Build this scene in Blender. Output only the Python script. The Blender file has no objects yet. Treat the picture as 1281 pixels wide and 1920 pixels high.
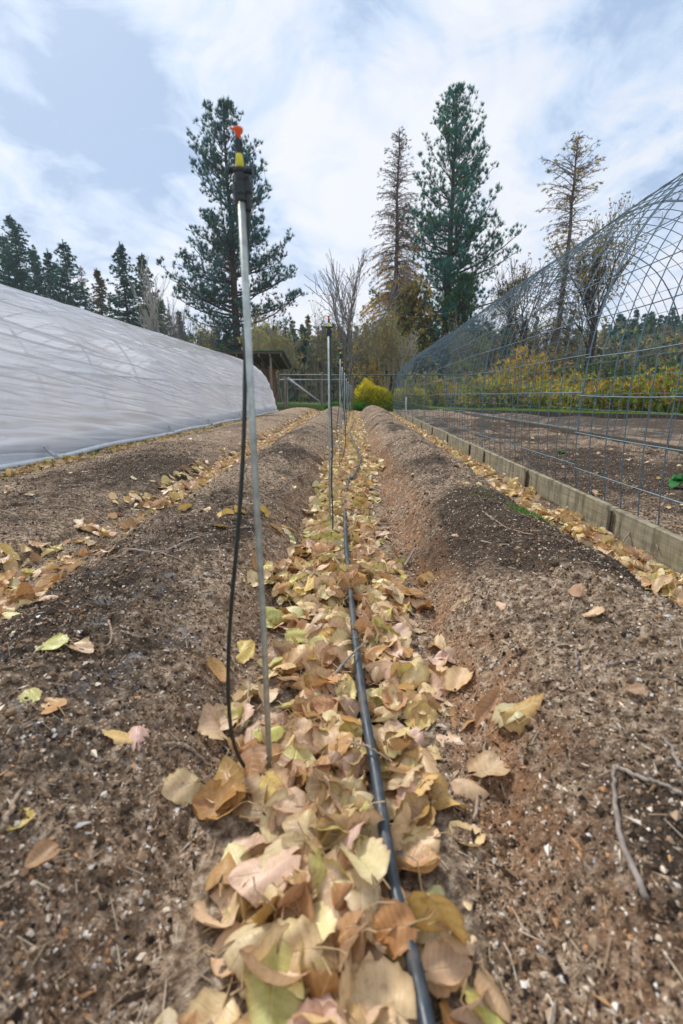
import bpy, math, random
import numpy as np
R = math.radians
C = bpy.context.scene.collection
scene = bpy.context.scene
rng = np.random.default_rng(7)
random.seed(7)

# ---------------------------------------------------------------- camera
CAM_H = 0.68
F = 1920 * 16 / 36
PITCH, YAW = R(14.394), R(-1.593)
FW = np.array([math.sin(YAW) * math.cos(PITCH), math.cos(YAW) * math.cos(PITCH), -math.sin(PITCH)])
RT = np.array([math.cos(YAW), -math.sin(YAW), 0.0])
UP = np.cross(RT, FW)
cd = bpy.data.cameras.new('camera')
cam = bpy.data.objects.new('camera', cd)
C.objects.link(cam)
cam.location = (0, 0, CAM_H)
cam.rotation_euler = (R(90) - PITCH, 0, -YAW)
cd.sensor_fit = 'VERTICAL'
cd.sensor_height = 36
cd.sensor_width = 24
cd.lens = 16
cd.clip_start = 0.02
cd.clip_end = 3000
cd.dof.use_dof = True
cd.dof.focus_distance = 2.3
cd.dof.aperture_fstop = 3.6
scene.camera = cam


def at(px, py, Y):
    """point on the ray through a photo pixel at depth Y"""
    d = (px - 640.5) / F * RT - (py - 960) / F * UP + FW
    p = d * (Y / d[1])
    return float(p[0]), float(p[1]), float(p[2] + CAM_H)


def on_z(px, py, z):
    d = (px - 640.5) / F * RT - (py - 960) / F * UP + FW
    p = d * ((z - CAM_H) / d[2])
    return float(p[0]), float(p[1]), z


# ---------------------------------------------------------------- world and light
SUN_EL, SUN_AZ = R(48), R(-40)
w = bpy.data.worlds.new('World')
scene.world = w
w.use_nodes = True
nt = w.node_tree
nt.nodes.clear()


def N(t, kind, **kw):
    n = t.nodes.new(kind)
    for k, v in kw.items():
        if k.startswith('i_'):
            n.inputs[int(k[2:])].default_value = v
        else:
            setattr(n, k, v)
    return n


def mth(t, op, a, b=None, c=None, clamp=False):
    n = t.nodes.new('ShaderNodeMath')
    n.operation = op
    n.use_clamp = clamp
    for i, v in enumerate((a, b, c)):
        if v is None:
            continue
        if hasattr(v, 'is_linked') or hasattr(v, 'links'):
            t.links.new(v, n.inputs[i])
        else:
            n.inputs[i].default_value = v
    return n.outputs[0]


def mixc(t, f, a, b, mode='MIX'):
    n = t.nodes.new('ShaderNodeMix')
    n.data_type = 'RGBA'
    n.blend_type = mode
    for i, v in ((0, f), (6, a), (7, b)):
        if hasattr(v, 'links'):
            t.links.new(v, n.inputs[i])
        else:
            n.inputs[i].default_value = v if i == 0 else (*v[:3], 1)
    return n.outputs[2]


def ramp(t, fac, stops, interp='LINEAR'):
    n = t.nodes.new('ShaderNodeValToRGB')
    n.color_ramp.interpolation = interp
    e = n.color_ramp.elements
    while len(e) < len(stops):
        e.new(0.5)
    for i, (p, c) in enumerate(stops):
        e[i].position = p
        e[i].color = (*c, 1) if len(c) == 3 else c
    t.links.new(fac, n.inputs[0])
    return n.outputs[0]


def noise(t, vec, scale, detail=4, rough=0.55, dist=0.0):
    n = t.nodes.new('ShaderNodeTexNoise')
    n.inputs['Scale'].default_value = scale
    n.inputs['Detail'].default_value = detail
    n.inputs['Roughness'].default_value = rough
    n.inputs['Distortion'].default_value = dist
    if vec is not None:
        t.links.new(vec, n.inputs['Vector'])
    return n.outputs['Fac']


def mapping(t, vec, scale=(1, 1, 1), rot=(0, 0, 0), loc=(0, 0, 0)):
    n = t.nodes.new('ShaderNodeMapping')
    n.inputs['Scale'].default_value = scale
    n.inputs['Rotation'].default_value = rot
    n.inputs['Location'].default_value = loc
    t.links.new(vec, n.inputs['Vector'])
    return n.outputs[0]


sky = N(nt, 'ShaderNodeTexSky', sky_type='NISHITA', sun_disc=False, sun_elevation=SUN_EL, sun_rotation=SUN_AZ)
sky.air_density = 1.0
sky.dust_density = 2.0
tc = nt.nodes.new('ShaderNodeTexCoord')
gen = tc.outputs['Generated']
sep = nt.nodes.new('ShaderNodeSeparateXYZ')
nt.links.new(gen, sep.inputs[0])
zz = mth(nt, 'MAXIMUM', sep.outputs[2], 0.0)
den = mth(nt, 'ADD', zz, 0.30)
cx = mth(nt, 'DIVIDE', sep.outputs[0], den)
cy = mth(nt, 'DIVIDE', sep.outputs[1], den)
comb = nt.nodes.new('ShaderNodeCombineXYZ')
nt.links.new(cx, comb.inputs[0])
nt.links.new(cy, comb.inputs[1])
cn = noise(nt, mapping(nt, comb.outputs[0], (1.0, 0.7, 1)), 1.7, 7, 0.58, 0.9)
cn2 = noise(nt, mapping(nt, comb.outputs[0], (1, 1, 1), loc=(4, 2, 0)), 4.2, 7, 0.6, 0.8)


def sky_blob(px, py, rad):
    d = (px - 640.5) / F * RT - (py - 960) / F * UP + FW
    d = d / np.linalg.norm(d)
    n = nt.nodes.new('ShaderNodeVectorMath')
    n.operation = 'DISTANCE'
    nt.links.new(gen, n.inputs[0])
    n.inputs[1].default_value = tuple(d)
    q = mth(nt, 'DIVIDE', n.outputs['Value'], rad)
    return mth(nt, 'SUBTRACT', 1.0, mth(nt, 'MULTIPLY', q, q), None, True)


grey = mth(nt, 'ADD', mth(nt, 'MULTIPLY', mth(nt, 'SUBTRACT', cn, 0.5), 3.3), mth(nt, 'MULTIPLY', mth(nt, 'SUBTRACT', cn2, 0.5), 2.3))
for (px, py, rad, k) in ((200, 170, .27, .55), (60, 330, .30, .35), (620, 30, .20, .60), (1180, 170, .30, .60), (1120, 60, .2, .2), (100, 20, .2, .15),
                         (300, 270, .22, .35), (560, 380, .12, .18), (470, 120, .18, -.40), (720, 200, .30, -.22), (640, 330, .25, -.12),
                         (980, 300, .2, -.15), (230, 60, .13, -.25), (960, 40, .22, -.2), (60, 90, .07, -.45), (1150, 290, .07, -.2)):
    grey = mth(nt, 'MULTIPLY_ADD', sky_blob(px, py, rad), k, grey)
grey = mth(nt, 'ADD', grey, 0.26)
cloud = ramp(nt, grey, [(0.0, (4.3, 4.4, 4.6)), (0.30, (3.85, 4.1, 4.55)), (0.62, (3.0, 3.6, 4.5)), (1.0, (2.0, 2.65, 3.7))])
hz = ramp(nt, sep.outputs[2], [(0.0, (4.05, 4.15, 4.7)), (1.0, (4.05, 4.15, 4.7))])
hf = mth(nt, 'SUBTRACT', 1.0, mth(nt, 'DIVIDE', zz, 0.34), None, True)
cloud = mixc(nt, mth(nt, 'MULTIPLY', hf, 0.62), cloud, hz)
col = mixc(nt, 0.93, sky.outputs[0], cloud)
bg = nt.nodes.new('ShaderNodeBackground')
bg.inputs['Strength'].default_value = 0.10
nt.links.new(col, bg.inputs[0])
wo = nt.nodes.new('ShaderNodeOutputWorld')
nt.links.new(bg.outputs[0], wo.inputs[0])

sd = bpy.data.lights.new('sun', 'SUN')
sd.energy = 1.5
sd.angle = R(10)
sd.color = (1.0, 0.95, 0.88)
sun = bpy.data.objects.new('sun', sd)
C.objects.link(sun)
sun.rotation_euler = (R(90) - SUN_EL, 0, math.pi - SUN_AZ)
scene.view_settings.view_transform = 'Standard'
scene.view_settings.look = 'None'
scene.view_settings.exposure = 1.12
scene.view_settings.gamma = 1.0

# ---------------------------------------------------------------- materials


def new_mat(name):
    m = bpy.data.materials.new(name)
    m.use_nodes = True
    t = m.node_tree
    b = t.nodes['Principled BSDF']
    return m, t, b


def set_bump(t, b, h, strength=0.5, dist=0.01):
    n = t.nodes.new('ShaderNodeBump')
    n.inputs['Strength'].default_value = strength
    n.inputs['Distance'].default_value = dist
    t.links.new(h, n.inputs['Height'])
    t.links.new(n.outputs[0], b.inputs['Normal'])


def objvec(t):
    return t.nodes.new('ShaderNodeTexCoord').outputs['Object']


def mat_plain(name, c, rough=0.6, metal=0.0, var=0.25, scale=30, bump=0.0, bdist=0.002, spec=None):
    m, t, b = new_mat(name)
    v = objvec(t)
    f = noise(t, v, scale, 5, 0.6)
    c0 = tuple(x * (1 - var) for x in c)
    c1 = tuple(min(1, x * (1 + var)) for x in c)
    t.links.new(ramp(t, f, [(0.3, c0), (0.7, c1)]), b.inputs['Base Color'])
    b.inputs['Roughness'].default_value = rough
    b.inputs['Metallic'].default_value = metal
    if spec is not None:
        b.inputs['Specular IOR Level'].default_value = spec
    if bump:
        set_bump(t, b, f, bump, bdist)
    return m


def mat_vcol(name, rough=0.75, var=0.25, scale=3.0, translucent=0.0, spec=0.2, tscale=None):
    """colour comes from the mesh's own 'col' attribute with procedural variation"""
    m, t, b = new_mat(name)
    a = t.nodes.new('ShaderNodeAttribute')
    a.attribute_name = 'col'
    f = noise(t, objvec(t), scale, 4, 0.6)
    k = ramp(t, f, [(0.3, (1 - var,) * 3), (0.7, (1 + var,) * 3)])
    c = mixc(t, 1.0, a.outputs['Color'], k, 'MULTIPLY')
    t.links.new(c, b.inputs['Base Color'])
    b.inputs['Roughness'].default_value = rough
    b.inputs['Specular IOR Level'].default_value = spec
    if translucent:
        tr = t.nodes.new('ShaderNodeBsdfTranslucent')
        t.links.new(c, tr.inputs[0])
        mx = t.nodes.new('ShaderNodeMixShader')
        mx.inputs[0].default_value = translucent
        t.links.new(b.outputs[0], mx.inputs[1])
        t.links.new(tr.outputs[0], mx.inputs[2])
        t.links.new(mx.outputs[0], t.nodes['Material Output'].inputs[0])
    return m


# soil / ground
def gauss_mask(t, px, py, x, y, rx, ry):
    a = mth(t, 'DIVIDE', mth(t, 'SUBTRACT', px, x), rx)
    b_ = mth(t, 'DIVIDE', mth(t, 'SUBTRACT', py, y), ry)
    r2 = mth(t, 'ADD', mth(t, 'MULTIPLY', a, a), mth(t, 'MULTIPLY', b_, b_))
    return mth(t, 'SUBTRACT', 1.0, r2, None, True)


def soil_material():
    m, t, b = new_mat('garden_soil')
    v = objvec(t)
    s = t.nodes.new('ShaderNodeSeparateXYZ')
    t.links.new(v, s.inputs[0])
    X, Y, Z = s.outputs
    n_big = noise(t, v, 1.6, 5, 0.6, 0.3)
    n_mid = noise(t, v, 9, 6, 0.65)
    n_fine = noise(t, v, 55, 5, 0.7)
    n_grit = noise(t, mapping(t, v, (1, 1, 1), loc=(5, 5, 5)), 170, 3, 0.7)
    base = ramp(t, n_fine, [(0.30, (0.035, 0.024, 0.016)), (0.43, (0.165, 0.115, 0.076)), (0.55, (0.37, 0.275, 0.19)), (0.69, (0.68, 0.57, 0.45))])
    # damp dark patches
    damp = mth(t, 'MULTIPLY', mth(t, 'SUBTRACT', n_big, 0.47), 4.6)
    for (x, y, rx, ry, k) in ((-1.75, 3.6, .55, .9, 1.1), (-.80, 1.02, .42, .40, 1.4), (.70, 1.75, .48, .62, 1.9), (-1.9, 2.2, .5, .6, .3), (.95, 1.1, .3, .35, .9), (.62, .42, .3, .2, .6), (-.45, .25, .3, .2, .6),
                              (-.66, 2.45, .22, .5, .5), (-.6, 4.0, .25, .8, .3), (.60, 3.3, .2, .6, .5), (-.75, .55, .4, .3, .3), (2.4, 3.2, 1.2, 2.4, 1.2), (2.4, 9, 1.2, 5, .9), (7, 12, 4, 8, 1.0), (.62, 7, .2, 2.5, .5)):
        damp = mth(t, 'MULTIPLY_ADD', gauss_mask(t, X, Y, x, y, rx, ry), k, damp)
    damp = mth(t, 'ADD', damp, mth(t, 'MULTIPLY', mth(t, 'SUBTRACT', n_mid, 0.5), 2.6))
    damp = mth(t, 'ADD', damp, 0.10, None, True)
    c = mixc(t, mth(t, 'MULTIPLY', damp, 0.92), base, mixc(t, n_fine, (0.012, 0.009, 0.007), (0.085, 0.062, 0.047)))
    # rusty sandy subsoil along the furrow flank and at the far mound
    rust = mth(t, 'ADD', gauss_mask(t, X, Y, .27, 4.5, .13, 6.5), mth(t, 'MULTIPLY', gauss_mask(t, X, Y, -.30, 3.0, .14, 4), .5))
    rust = mth(t, 'ADD', rust, mth(t, 'MULTIPLY', gauss_mask(t, X, Y, .30, .85, .16, .4), .5))
    rust = mth(t, 'MULTIPLY', rust, ramp(t, n_mid, [(0.38, (0, 0, 0)), (0.6, (1, 1, 1))]))
    c = mixc(t, mth(t, 'MULTIPLY', rust, 0.72), c, mixc(t, n_fine, (0.20, 0.085, 0.035), (0.56, 0.29, 0.14)))
    sand = mth(t, 'ADD', gauss_mask(t, X, Y, -1.95, 17.5, 1.0, 5.5), mth(t, 'MULTIPLY', gauss_mask(t, X, Y, -1.6, 8.5, .6, 4), .6))
    sand = mth(t, 'MULTIPLY', sand, ramp(t, n_mid, [(0.35, (0.1, .1, .1)), (0.55, (1, 1, 1))]))
    c = mixc(t, mth(t, 'MULTIPLY', sand, 0.8), c, mixc(t, n_fine, (0.28, 0.18, 0.11), (0.60, 0.44, 0.31)))
    # pale grit flecks and dark holes
    fl = ramp(t, n_grit, [(0.60, (0, 0, 0)), (0.70, (1, 1, 1))])
    c = mixc(t, mth(t, 'MULTIPLY', fl, 0.6), c, (0.62, 0.53, 0.44))
    hole = ramp(t, n_grit, [(0.30, (1, 1, 1)), (0.42, (0, 0, 0))])
    c = mixc(t, mth(t, 'MULTIPLY', hole, 0.65), c, (0.028, 0.02, 0.014))
    # whitish mineral bloom
    bl = mth(t, 'MULTIPLY', gauss_mask(t, X, Y, -.62, .95, .42, .5), ramp(t, n_mid, [(0.55, (0, 0, 0)), (0.68, (1, 1, 1))]))
    c = mixc(t, mth(t, 'MULTIPLY', bl, 0.55), c, (0.50, 0.50, 0.52))
    # grassy margins
    wob = mth(t, 'MULTIPLY', mth(t, 'SUBTRACT', n_big, 0.5), 2.0)
    gy = mth(t, 'SUBTRACT', mth(t, 'ADD', Y, wob), 20.6, None, True)
    gx = mth(t, 'MULTIPLY', mth(t, 'SUBTRACT', mth(t, 'MULTIPLY_ADD', X, 1.2, Y), mth(t, 'SUBTRACT', 25.6, wob)), 1.5, None, True)
    gl = mth(t, 'SUBTRACT', mth(t, 'MULTIPLY', mth(t, 'ADD', X, wob), -1.0), 9.6, None, True)
    g = mth(t, 'MAXIMUM', mth(t, 'MAXIMUM', gy, gx), gl)
    grass = ramp(t, n_mid, [(0.3, (0.035, 0.07, 0.015)), (0.55, (0.09, 0.15, 0.03)), (0.75, (0.20, 0.20, 0.06))])
    c = mixc(t, g, c, grass)
    t.links.new(c, b.inputs['Base Color'])
    b.inputs['Roughness'].default_value = 0.95
    b.inputs['Specular IOR Level'].default_value = 0.15
    h = mth(t, 'ADD', mth(t, 'MULTIPLY', n_fine, 1.0), mth(t, 'MULTIPLY', n_grit, 0.45))
    set_bump(t, b, h, 1.0, 0.012)
    return m


def leaf_material():
    m, t, b = new_mat('dry_leaf')
    a = t.nodes.new('ShaderNodeAttribute')
    a.attribute_name = 'col'
    uvn = t.nodes.new('ShaderNodeUVMap')
    uvn.uv_map = 'UVMap'
    s = t.nodes.new('ShaderNodeSeparateXYZ')
    t.links.new(uvn.outputs[0], s.inputs[0])
    u = mth(t, 'ABSOLUTE', s.outputs[0])
    v = s.outputs[1]
    # side veins
    q = mth(t, 'SUBTRACT', v, mth(t, 'MULTIPLY', u, 0.22))
    fr = mth(t, 'ABSOLUTE', mth(t, 'SUBTRACT', mth(t, 'FRACT', mth(t, 'MULTIPLY', q, 7.5)), 0.5))
    vein = mth(t, 'SUBTRACT', 1.0, mth(t, 'MULTIPLY', fr, 11.0), None, True)
    mid = mth(t, 'SUBTRACT', 1.0, mth(t, 'MULTIPLY', u, 16.0), None, True)
    vn = mth(t, 'MAXIMUM', mth(t, 'MULTIPLY', vein, 0.5), mid)
    vv = objvec(t)
    n1 = noise(t, vv, 38, 5, 0.65)
    n2 = noise(t, vv, 130, 4, 0.7)
    k = ramp(t, n1, [(0.28, (0.50, 0.40, 0.31)), (0.42, (0.95, 0.92, 0.88)), (0.72, (1.15, 1.14, 1.10))])
    c = mixc(t, 1.0, a.outputs['Color'], k, 'MULTIPLY')
    sp = ramp(t, n2, [(0.64, (0, 0, 0)), (0.72, (1, 1, 1))])
    c = mixc(t, mth(t, 'MULTIPLY', sp, 0.45), c, (0.16, 0.075, 0.025))
    c = mixc(t, mth(t, 'MULTIPLY', vn, 0.5), c, (0.78, 0.64, 0.38))
    c = mixc(t, mth(t, 'MULTIPLY', mth(t, 'SUBTRACT', mth(t, 'MULTIPLY', fr, 2.0), 0.35, None, True), 0.30), c, mixc(t, 1.0, c, (0.55, 0.42, 0.30), 'MULTIPLY'))
    # browned rim
    rim = mth(t, 'MULTIPLY', mth(t, 'SUBTRACT', u, 0.82, None, True), 2.6, None, True)
    c = mixc(t, rim, c, (0.28, 0.14, 0.05))
    t.links.new(c, b.inputs['Base Color'])
    b.inputs['Roughness'].default_value = 0.42
    b.inputs['Specular IOR Level'].default_value = 0.5
    h = mth(t, 'ADD', mth(t, 'MULTIPLY', vn, -0.6), n1)
    set_bump(t, b, h, 0.5, 0.003)
    tr = t.nodes.new('ShaderNodeBsdfTranslucent')
    t.links.new(c, tr.inputs[0])
    mx = t.nodes.new('ShaderNodeMixShader')
    mx.inputs[0].default_value = 0.22
    t.links.new(b.outputs[0], mx.inputs[1])
    t.links.new(tr.outputs[0], mx.inputs[2])
    t.links.new(mx.outputs[0], t.nodes['Material Output'].inputs[0])
    return m


def film_material():
    m, t, b = new_mat('greenhouse_film')
    v = objvec(t)
    uvn = t.nodes.new('ShaderNodeUVMap')
    uvn.uv_map = 'UVMap'
    uv = uvn.outputs[0]
    su = t.nodes.new('ShaderNodeSeparateXYZ')
    t.links.new(uv, su.inputs[0])

    def slant(k, a, b_):
        q = mth(t, 'MULTIPLY_ADD', su.outputs[0], k, su.outputs[1])
        cb = t.nodes.new('ShaderNodeCombineXYZ')
        t.links.new(mth(t, 'MULTIPLY', su.outputs[0], a), cb.inputs[0])
        t.links.new(mth(t, 'MULTIPLY', q, b_), cb.inputs[1])
        return cb.outputs[0]
    sr = noise(t, slant(0.13, 0.30, 4.2), 1.5, 1.5, 0.4, 0.25)
    st = mth(t, 'SUBTRACT', 1.0, mth(t, 'MULTIPLY', mth(t, 'ABSOLUTE', mth(t, 'SUBTRACT', sr, 0.5)), 5.0), None, True)
    st = mth(t, 'POWER', st, 2.0)
    st2 = noise(t, slant(0.09, 0.40, 12.0), 1.5, 1.5, 0.45, 0.2)
    cl = noise(t, v, 0.8, 3, 0.5)
    dirt = ramp(t, cl, [(0.3, (0.88, 0.91, 0.99)), (0.7, (0.95, 0.97, 1.0))])
    t.links.new(dirt, b.inputs['Base Color'])
    b.inputs['Roughness'].default_value = 0.10
    b.inputs['Specular IOR Level'].default_value = 1.0
    b.inputs['Coat Weight'].default_value = 0.6
    b.inputs['Coat Roughness'].default_value = 0.06
    h = mth(t, 'ADD', st, mth(t, 'MULTIPLY', st2, 0.5))
    set_bump(t, b, h, 0.75, 0.035)
    tr = t.nodes.new('ShaderNodeBsdfTranslucent')
    t.links.new(dirt, tr.inputs[0])
    m1 = t.nodes.new('ShaderNodeMixShader')
    m1.inputs[0].default_value = 0.54
    t.links.new(b.outputs[0], m1.inputs[1])
    t.links.new(tr.outputs[0], m1.inputs[2])
    tp = t.nodes.new('ShaderNodeBsdfTransparent')
    tp.inputs[0].default_value = (0.93, 0.94, 0.97, 1)
    m2 = t.nodes.new('ShaderNodeMixShader')
    # creases are milkier than the stretched film
    f = ramp(t, st, [(0.02, (0.42,) * 3), (0.5, (0.06,) * 3)])
    t.links.new(f, m2.inputs[0])
    t.links.new(m1.outputs[0], m2.inputs[1])
    t.links.new(tp.outputs[0], m2.inputs[2])
    t.links.new(m2.outputs[0], t.nodes['Material Output'].inputs[0])
    return m


def board_material(name, ca, cb, stain=0.6):
    m, t, b = new_mat(name)
    v = objvec(t)
    g = noise(t, mapping(t, v, (14, 0.9, 22)), 3.0, 6, 0.65, 0.4)
    n1 = noise(t, v, 5, 5, 0.6)
    c = ramp(t, g, [(0.3, ca), (0.65, cb)])
    stn = noise(t, mapping(t, v, (1, 7, 1.2)), 2.2, 5, 0.7)
    c = mixc(t, mth(t, 'MULTIPLY', ramp(t, stn, [(0.46, (0, 0, 0)), (0.66, (1, 1, 1))]), stain), c, (0.06, 0.055, 0.03))
    c = mixc(t, mth(t, 'MULTIPLY', ramp(t, n1, [(0.5, (0, 0, 0)), (0.7, (1, 1, 1))]), 0.35), c, (0.20, 0.17, 0.07))
    t.links.new(c, b.inputs['Base Color'])
    b.inputs['Roughness'].default_value = 0.85
    set_bump(t, b, g, 0.5, 0.004)
    return m


M = {}
M['soil'] = soil_material()
M['leaf'] = leaf_material()
M['film'] = film_material()
M['board'] = board_material('weathered_board', (0.17, 0.145, 0.095), (0.36, 0.32, 0.225), 0.85)
M['darkboard'] = board_material('dark_board', (0.035, 0.028, 0.022), (0.11, 0.085, 0.06))
M['fencewood'] = board_material('fence_wood', (0.13, 0.10, 0.075), (0.30, 0.24, 0.18), 0.3)
M['shedwood'] = board_material('shed_wood', (0.14, 0.06, 0.03), (0.34, 0.15, 0.08), 0.3)
M['galv'] = mat_plain('galvanised_wire', (0.105, 0.175, 0.215), 0.45, 0.35, 0.3, 60)
M['rod'] = mat_plain('galvanised_rod', (0.42, 0.47, 0.45), 0.42, 0.6, 0.25, 70, 0.15, 0.001)
M['pipe'] = mat_plain('pale_pipe', (0.62, 0.66, 0.70), 0.4, 0.0, 0.15, 12)
for k_, rc, lo in (('galv', (0.16, 0.075, 0.035), .60), ('rod', (0.20, 0.13, 0.08), .56)):
    t_ = M[k_].node_tree
    b_ = t_.nodes['Principled BSDF']
    lk = b_.inputs['Base Color'].links[0].from_socket
    rn_ = noise(t_, objvec(t_), 9, 6, 0.7)
    t_.links.new(mixc(t_, ramp(t_, rn_, [(lo, (0, 0, 0)), (lo + .1, (.8, .8, .8))]), lk, rc), b_.inputs['Base Color'])
M['railsteel'] = mat_plain('rail_steel', (0.10, 0.13, 0.13), 0.5, 0.5, 0.3, 20)
M['bracesteel'] = mat_plain('brace_steel', (0.40, 0.41, 0.43), 0.5, 0.2, 0.15, 20)
M['hose'] = mat_plain('black_poly_hose', (0.018, 0.034, 0.05), 0.32, 0.0, 0.5, 45, 0.12, 0.001, 0.7)
m_, t_, b_ = M['hose'], M['hose'].node_tree, M['hose'].node_tree.nodes['Principled BSDF']
lk = b_.inputs['Base Color'].links[0].from_socket
dn = noise(t_, objvec(t_), 14, 6, 0.7)
t_.links.new(mixc(t_, ramp(t_, dn, [(0.50, (0, 0, 0)), (0.72, (.7, .7, .7))]), lk, (0.20, 0.15, 0.11)), b_.inputs['Base Color'])
t_.links.new(ramp(t_, dn, [(0.4, (.32, .32, .32)), (0.65, (.8, .8, .8))]), b_.inputs['Roughness'])
M['tube'] = mat_plain('black_tubing', (0.012, 0.022, 0.02), 0.38, 0.0, 0.35, 80, 0, 0, 0.6)
M['plastic'] = mat_plain('black_plastic', (0.015, 0.024, 0.028), 0.4, 0.0, 0.3, 90, 0.1, 0.001, 0.5)
M['yellow'] = mat_plain('yellow_plastic', (0.72, 0.68, 0.02), 0.4, 0.0, 0.15, 60)
M['orange'] = mat_plain('orange_plastic', (0.85, 0.10, 0.015), 0.4, 0.0, 0.15, 60)
M['bark'] = mat_plain('bark', (0.075, 0.058, 0.05), 0.95, 0, 0.5, 4, 0.8, 0.04, 0.1)
M['barkpine'] = mat_plain('pine_bark', (0.085, 0.062, 0.052), 0.95, 0, 0.5, 5, 0.9, 0.05, 0.1)
M['barklarch'] = mat_plain('larch_bark', (0.17, 0.125, 0.11), 0.95, 0, 0.4, 4, 0.6, 0.03, 0.1)
M['barklight'] = mat_plain('pale_bark', (0.42, 0.39, 0.36), 0.9, 0, 0.35, 7, 0.4, 0.02, 0.1)
M['barkgrey'] = mat_plain('grey_bark', (0.22, 0.195, 0.185), 0.9, 0, 0.4, 6, 0.4, 0.02, 0.1)
M['barktan'] = mat_plain('tan_stem', (0.30, 0.25, 0.17), 0.9, 0, 0.35, 6, 0.3, 0.02, 0.1)
M['twig'] = mat_plain('dead_twig', (0.30, 0.23, 0.17), 0.85, 0, 0.45, 70, 0.5, 0.002, 0.2)
M['twiggrey'] = mat_plain('grey_twig', (0.27, 0.23, 0.20), 0.8, 0, 0.35, 60, 0.4, 0.002, 0.2)
M['foliage'] = mat_vcol('foliage', 0.7, 0.35, 1.5, 0.25)
M['grass'] = mat_vcol('grass_blade', 0.6, 0.25, 6, 0.3)
M['crumb'] = mat_vcol('soil_crumb', 0.95, 0.3, 60, 0, 0.1)
M['roofing'] = mat_plain('green_roofing', (0.03, 0.09, 0.07), 0.6, 0.3, 0.3, 5)
M['rockplastic'] = mat_plain('white_marker', (0.75, 0.76, 0.76), 0.5, 0, 0.1, 20)


# ---------------------------------------------------------------- mesh helpers
class G:
    """collects vertices and faces, then links them as one mesh object"""

    def __init__(s):
        s.v, s.q, s.t, s.c, s.qm, s.tm, s.uv = [], [], [], [], [], [], []
        s.n = 0

    def add(s, v, quads=None, tris=None, col=None, mat=0, uv=None):
        v = np.asarray(v, dtype=np.float64).reshape(-1, 3)
        if quads is not None and len(quads):
            q = np.asarray(quads, dtype=np.int64).reshape(-1, 4) + s.n
            s.q.append(q)
            s.qm.append(np.full(len(q), mat))
        if tris is not None and len(tris):
            q = np.asarray(tris, dtype=np.int64).reshape(-1, 3) + s.n
            s.t.append(q)
            s.tm.append(np.full(len(q), mat))
        if col is None:
            col = np.full((len(v), 3), 0.5)
        col = np.asarray(col, dtype=np.float64)
        if col.ndim == 1:
            col = np.tile(col, (len(v), 1))
        s.c.append(col)
        s.uv.append(np.zeros((len(v), 2)) if uv is None else np.asarray(uv))
        s.v.append(v)
        s.n += len(v)
        return s

    def mesh(s, name, mats, smooth=False, attrs=False, uvs=False):
        me = bpy.data.meshes.new(name)
        v = np.concatenate(s.v) if s.v else np.zeros((0, 3))
        q = np.concatenate(s.q) if s.q else np.zeros((0, 4), int)
        t = np.concatenate(s.t) if s.t else np.zeros((0, 3), int)
        nq, ntr = len(q), len(t)
        me.vertices.add(len(v))
        me.vertices.foreach_set('co', v.astype(np.float32).ravel())
        loops = np.concatenate([q.ravel(), t.ravel()]).astype(np.int32)
        me.loops.add(len(loops))
        me.loops.foreach_set('vertex_index', loops)
        me.polygons.add(nq + ntr)
        starts = np.concatenate([np.arange(nq) * 4, nq * 4 + np.arange(ntr) * 3]).astype(np.int32)
        me.polygons.foreach_set('loop_start', starts)
        mi = np.concatenate([np.concatenate(s.qm) if s.qm else np.zeros(0), np.concatenate(s.tm) if s.tm else np.zeros(0)]).astype(np.int32)
        me.polygons.foreach_set('material_index', mi)
        me.polygons.foreach_set('use_smooth', np.full(nq + ntr, bool(smooth)))
        if attrs:
            c = np.concatenate(s.c)
            a = me.attributes.new('col', 'FLOAT_COLOR', 'POINT')
            a.data.foreach_set('color', np.concatenate([c, np.ones((len(c), 1))], 1).astype(np.float32).ravel())
        if uvs:
            u = np.concatenate(s.uv)[loops]
            l = me.uv_layers.new(name='UVMap')
            l.data.foreach_set('uv', u.astype(np.float32).ravel())
        for m in (mats if isinstance(mats, (list, tuple)) else [mats]):
            me.materials.append(m)
        me.update(calc_edges=True)
        return me

    def build(s, name, mats, parent=None, smooth=False, attrs=False, uvs=False, loc=None):
        o = bpy.data.objects.new(name, s.mesh(name, mats, smooth, attrs, uvs))
        C.objects.link(o)
        if parent is not None:
            o.parent = parent
        if loc is not None:
            o.location = loc
        return o


def tag(o, label=None, cat=None, group=None, kind=None):
    if label:
        o['label'] = label
    if cat:
        o['category'] = cat
    if group:
        o['group'] = group
    if kind:
        o['kind'] = kind
    return o


def empty(name, loc, rz=0.0):
    o = bpy.data.objects.new(name, None)
    C.objects.link(o)
    o.location = loc
    o.rotation_euler = (0, 0, rz)
    o.empty_display_size = 0.1
    return o


def unit(a):
    a = np.asarray(a, float)
    return a / np.maximum(np.linalg.norm(a, axis=-1, keepdims=True), 1e-9)


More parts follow.
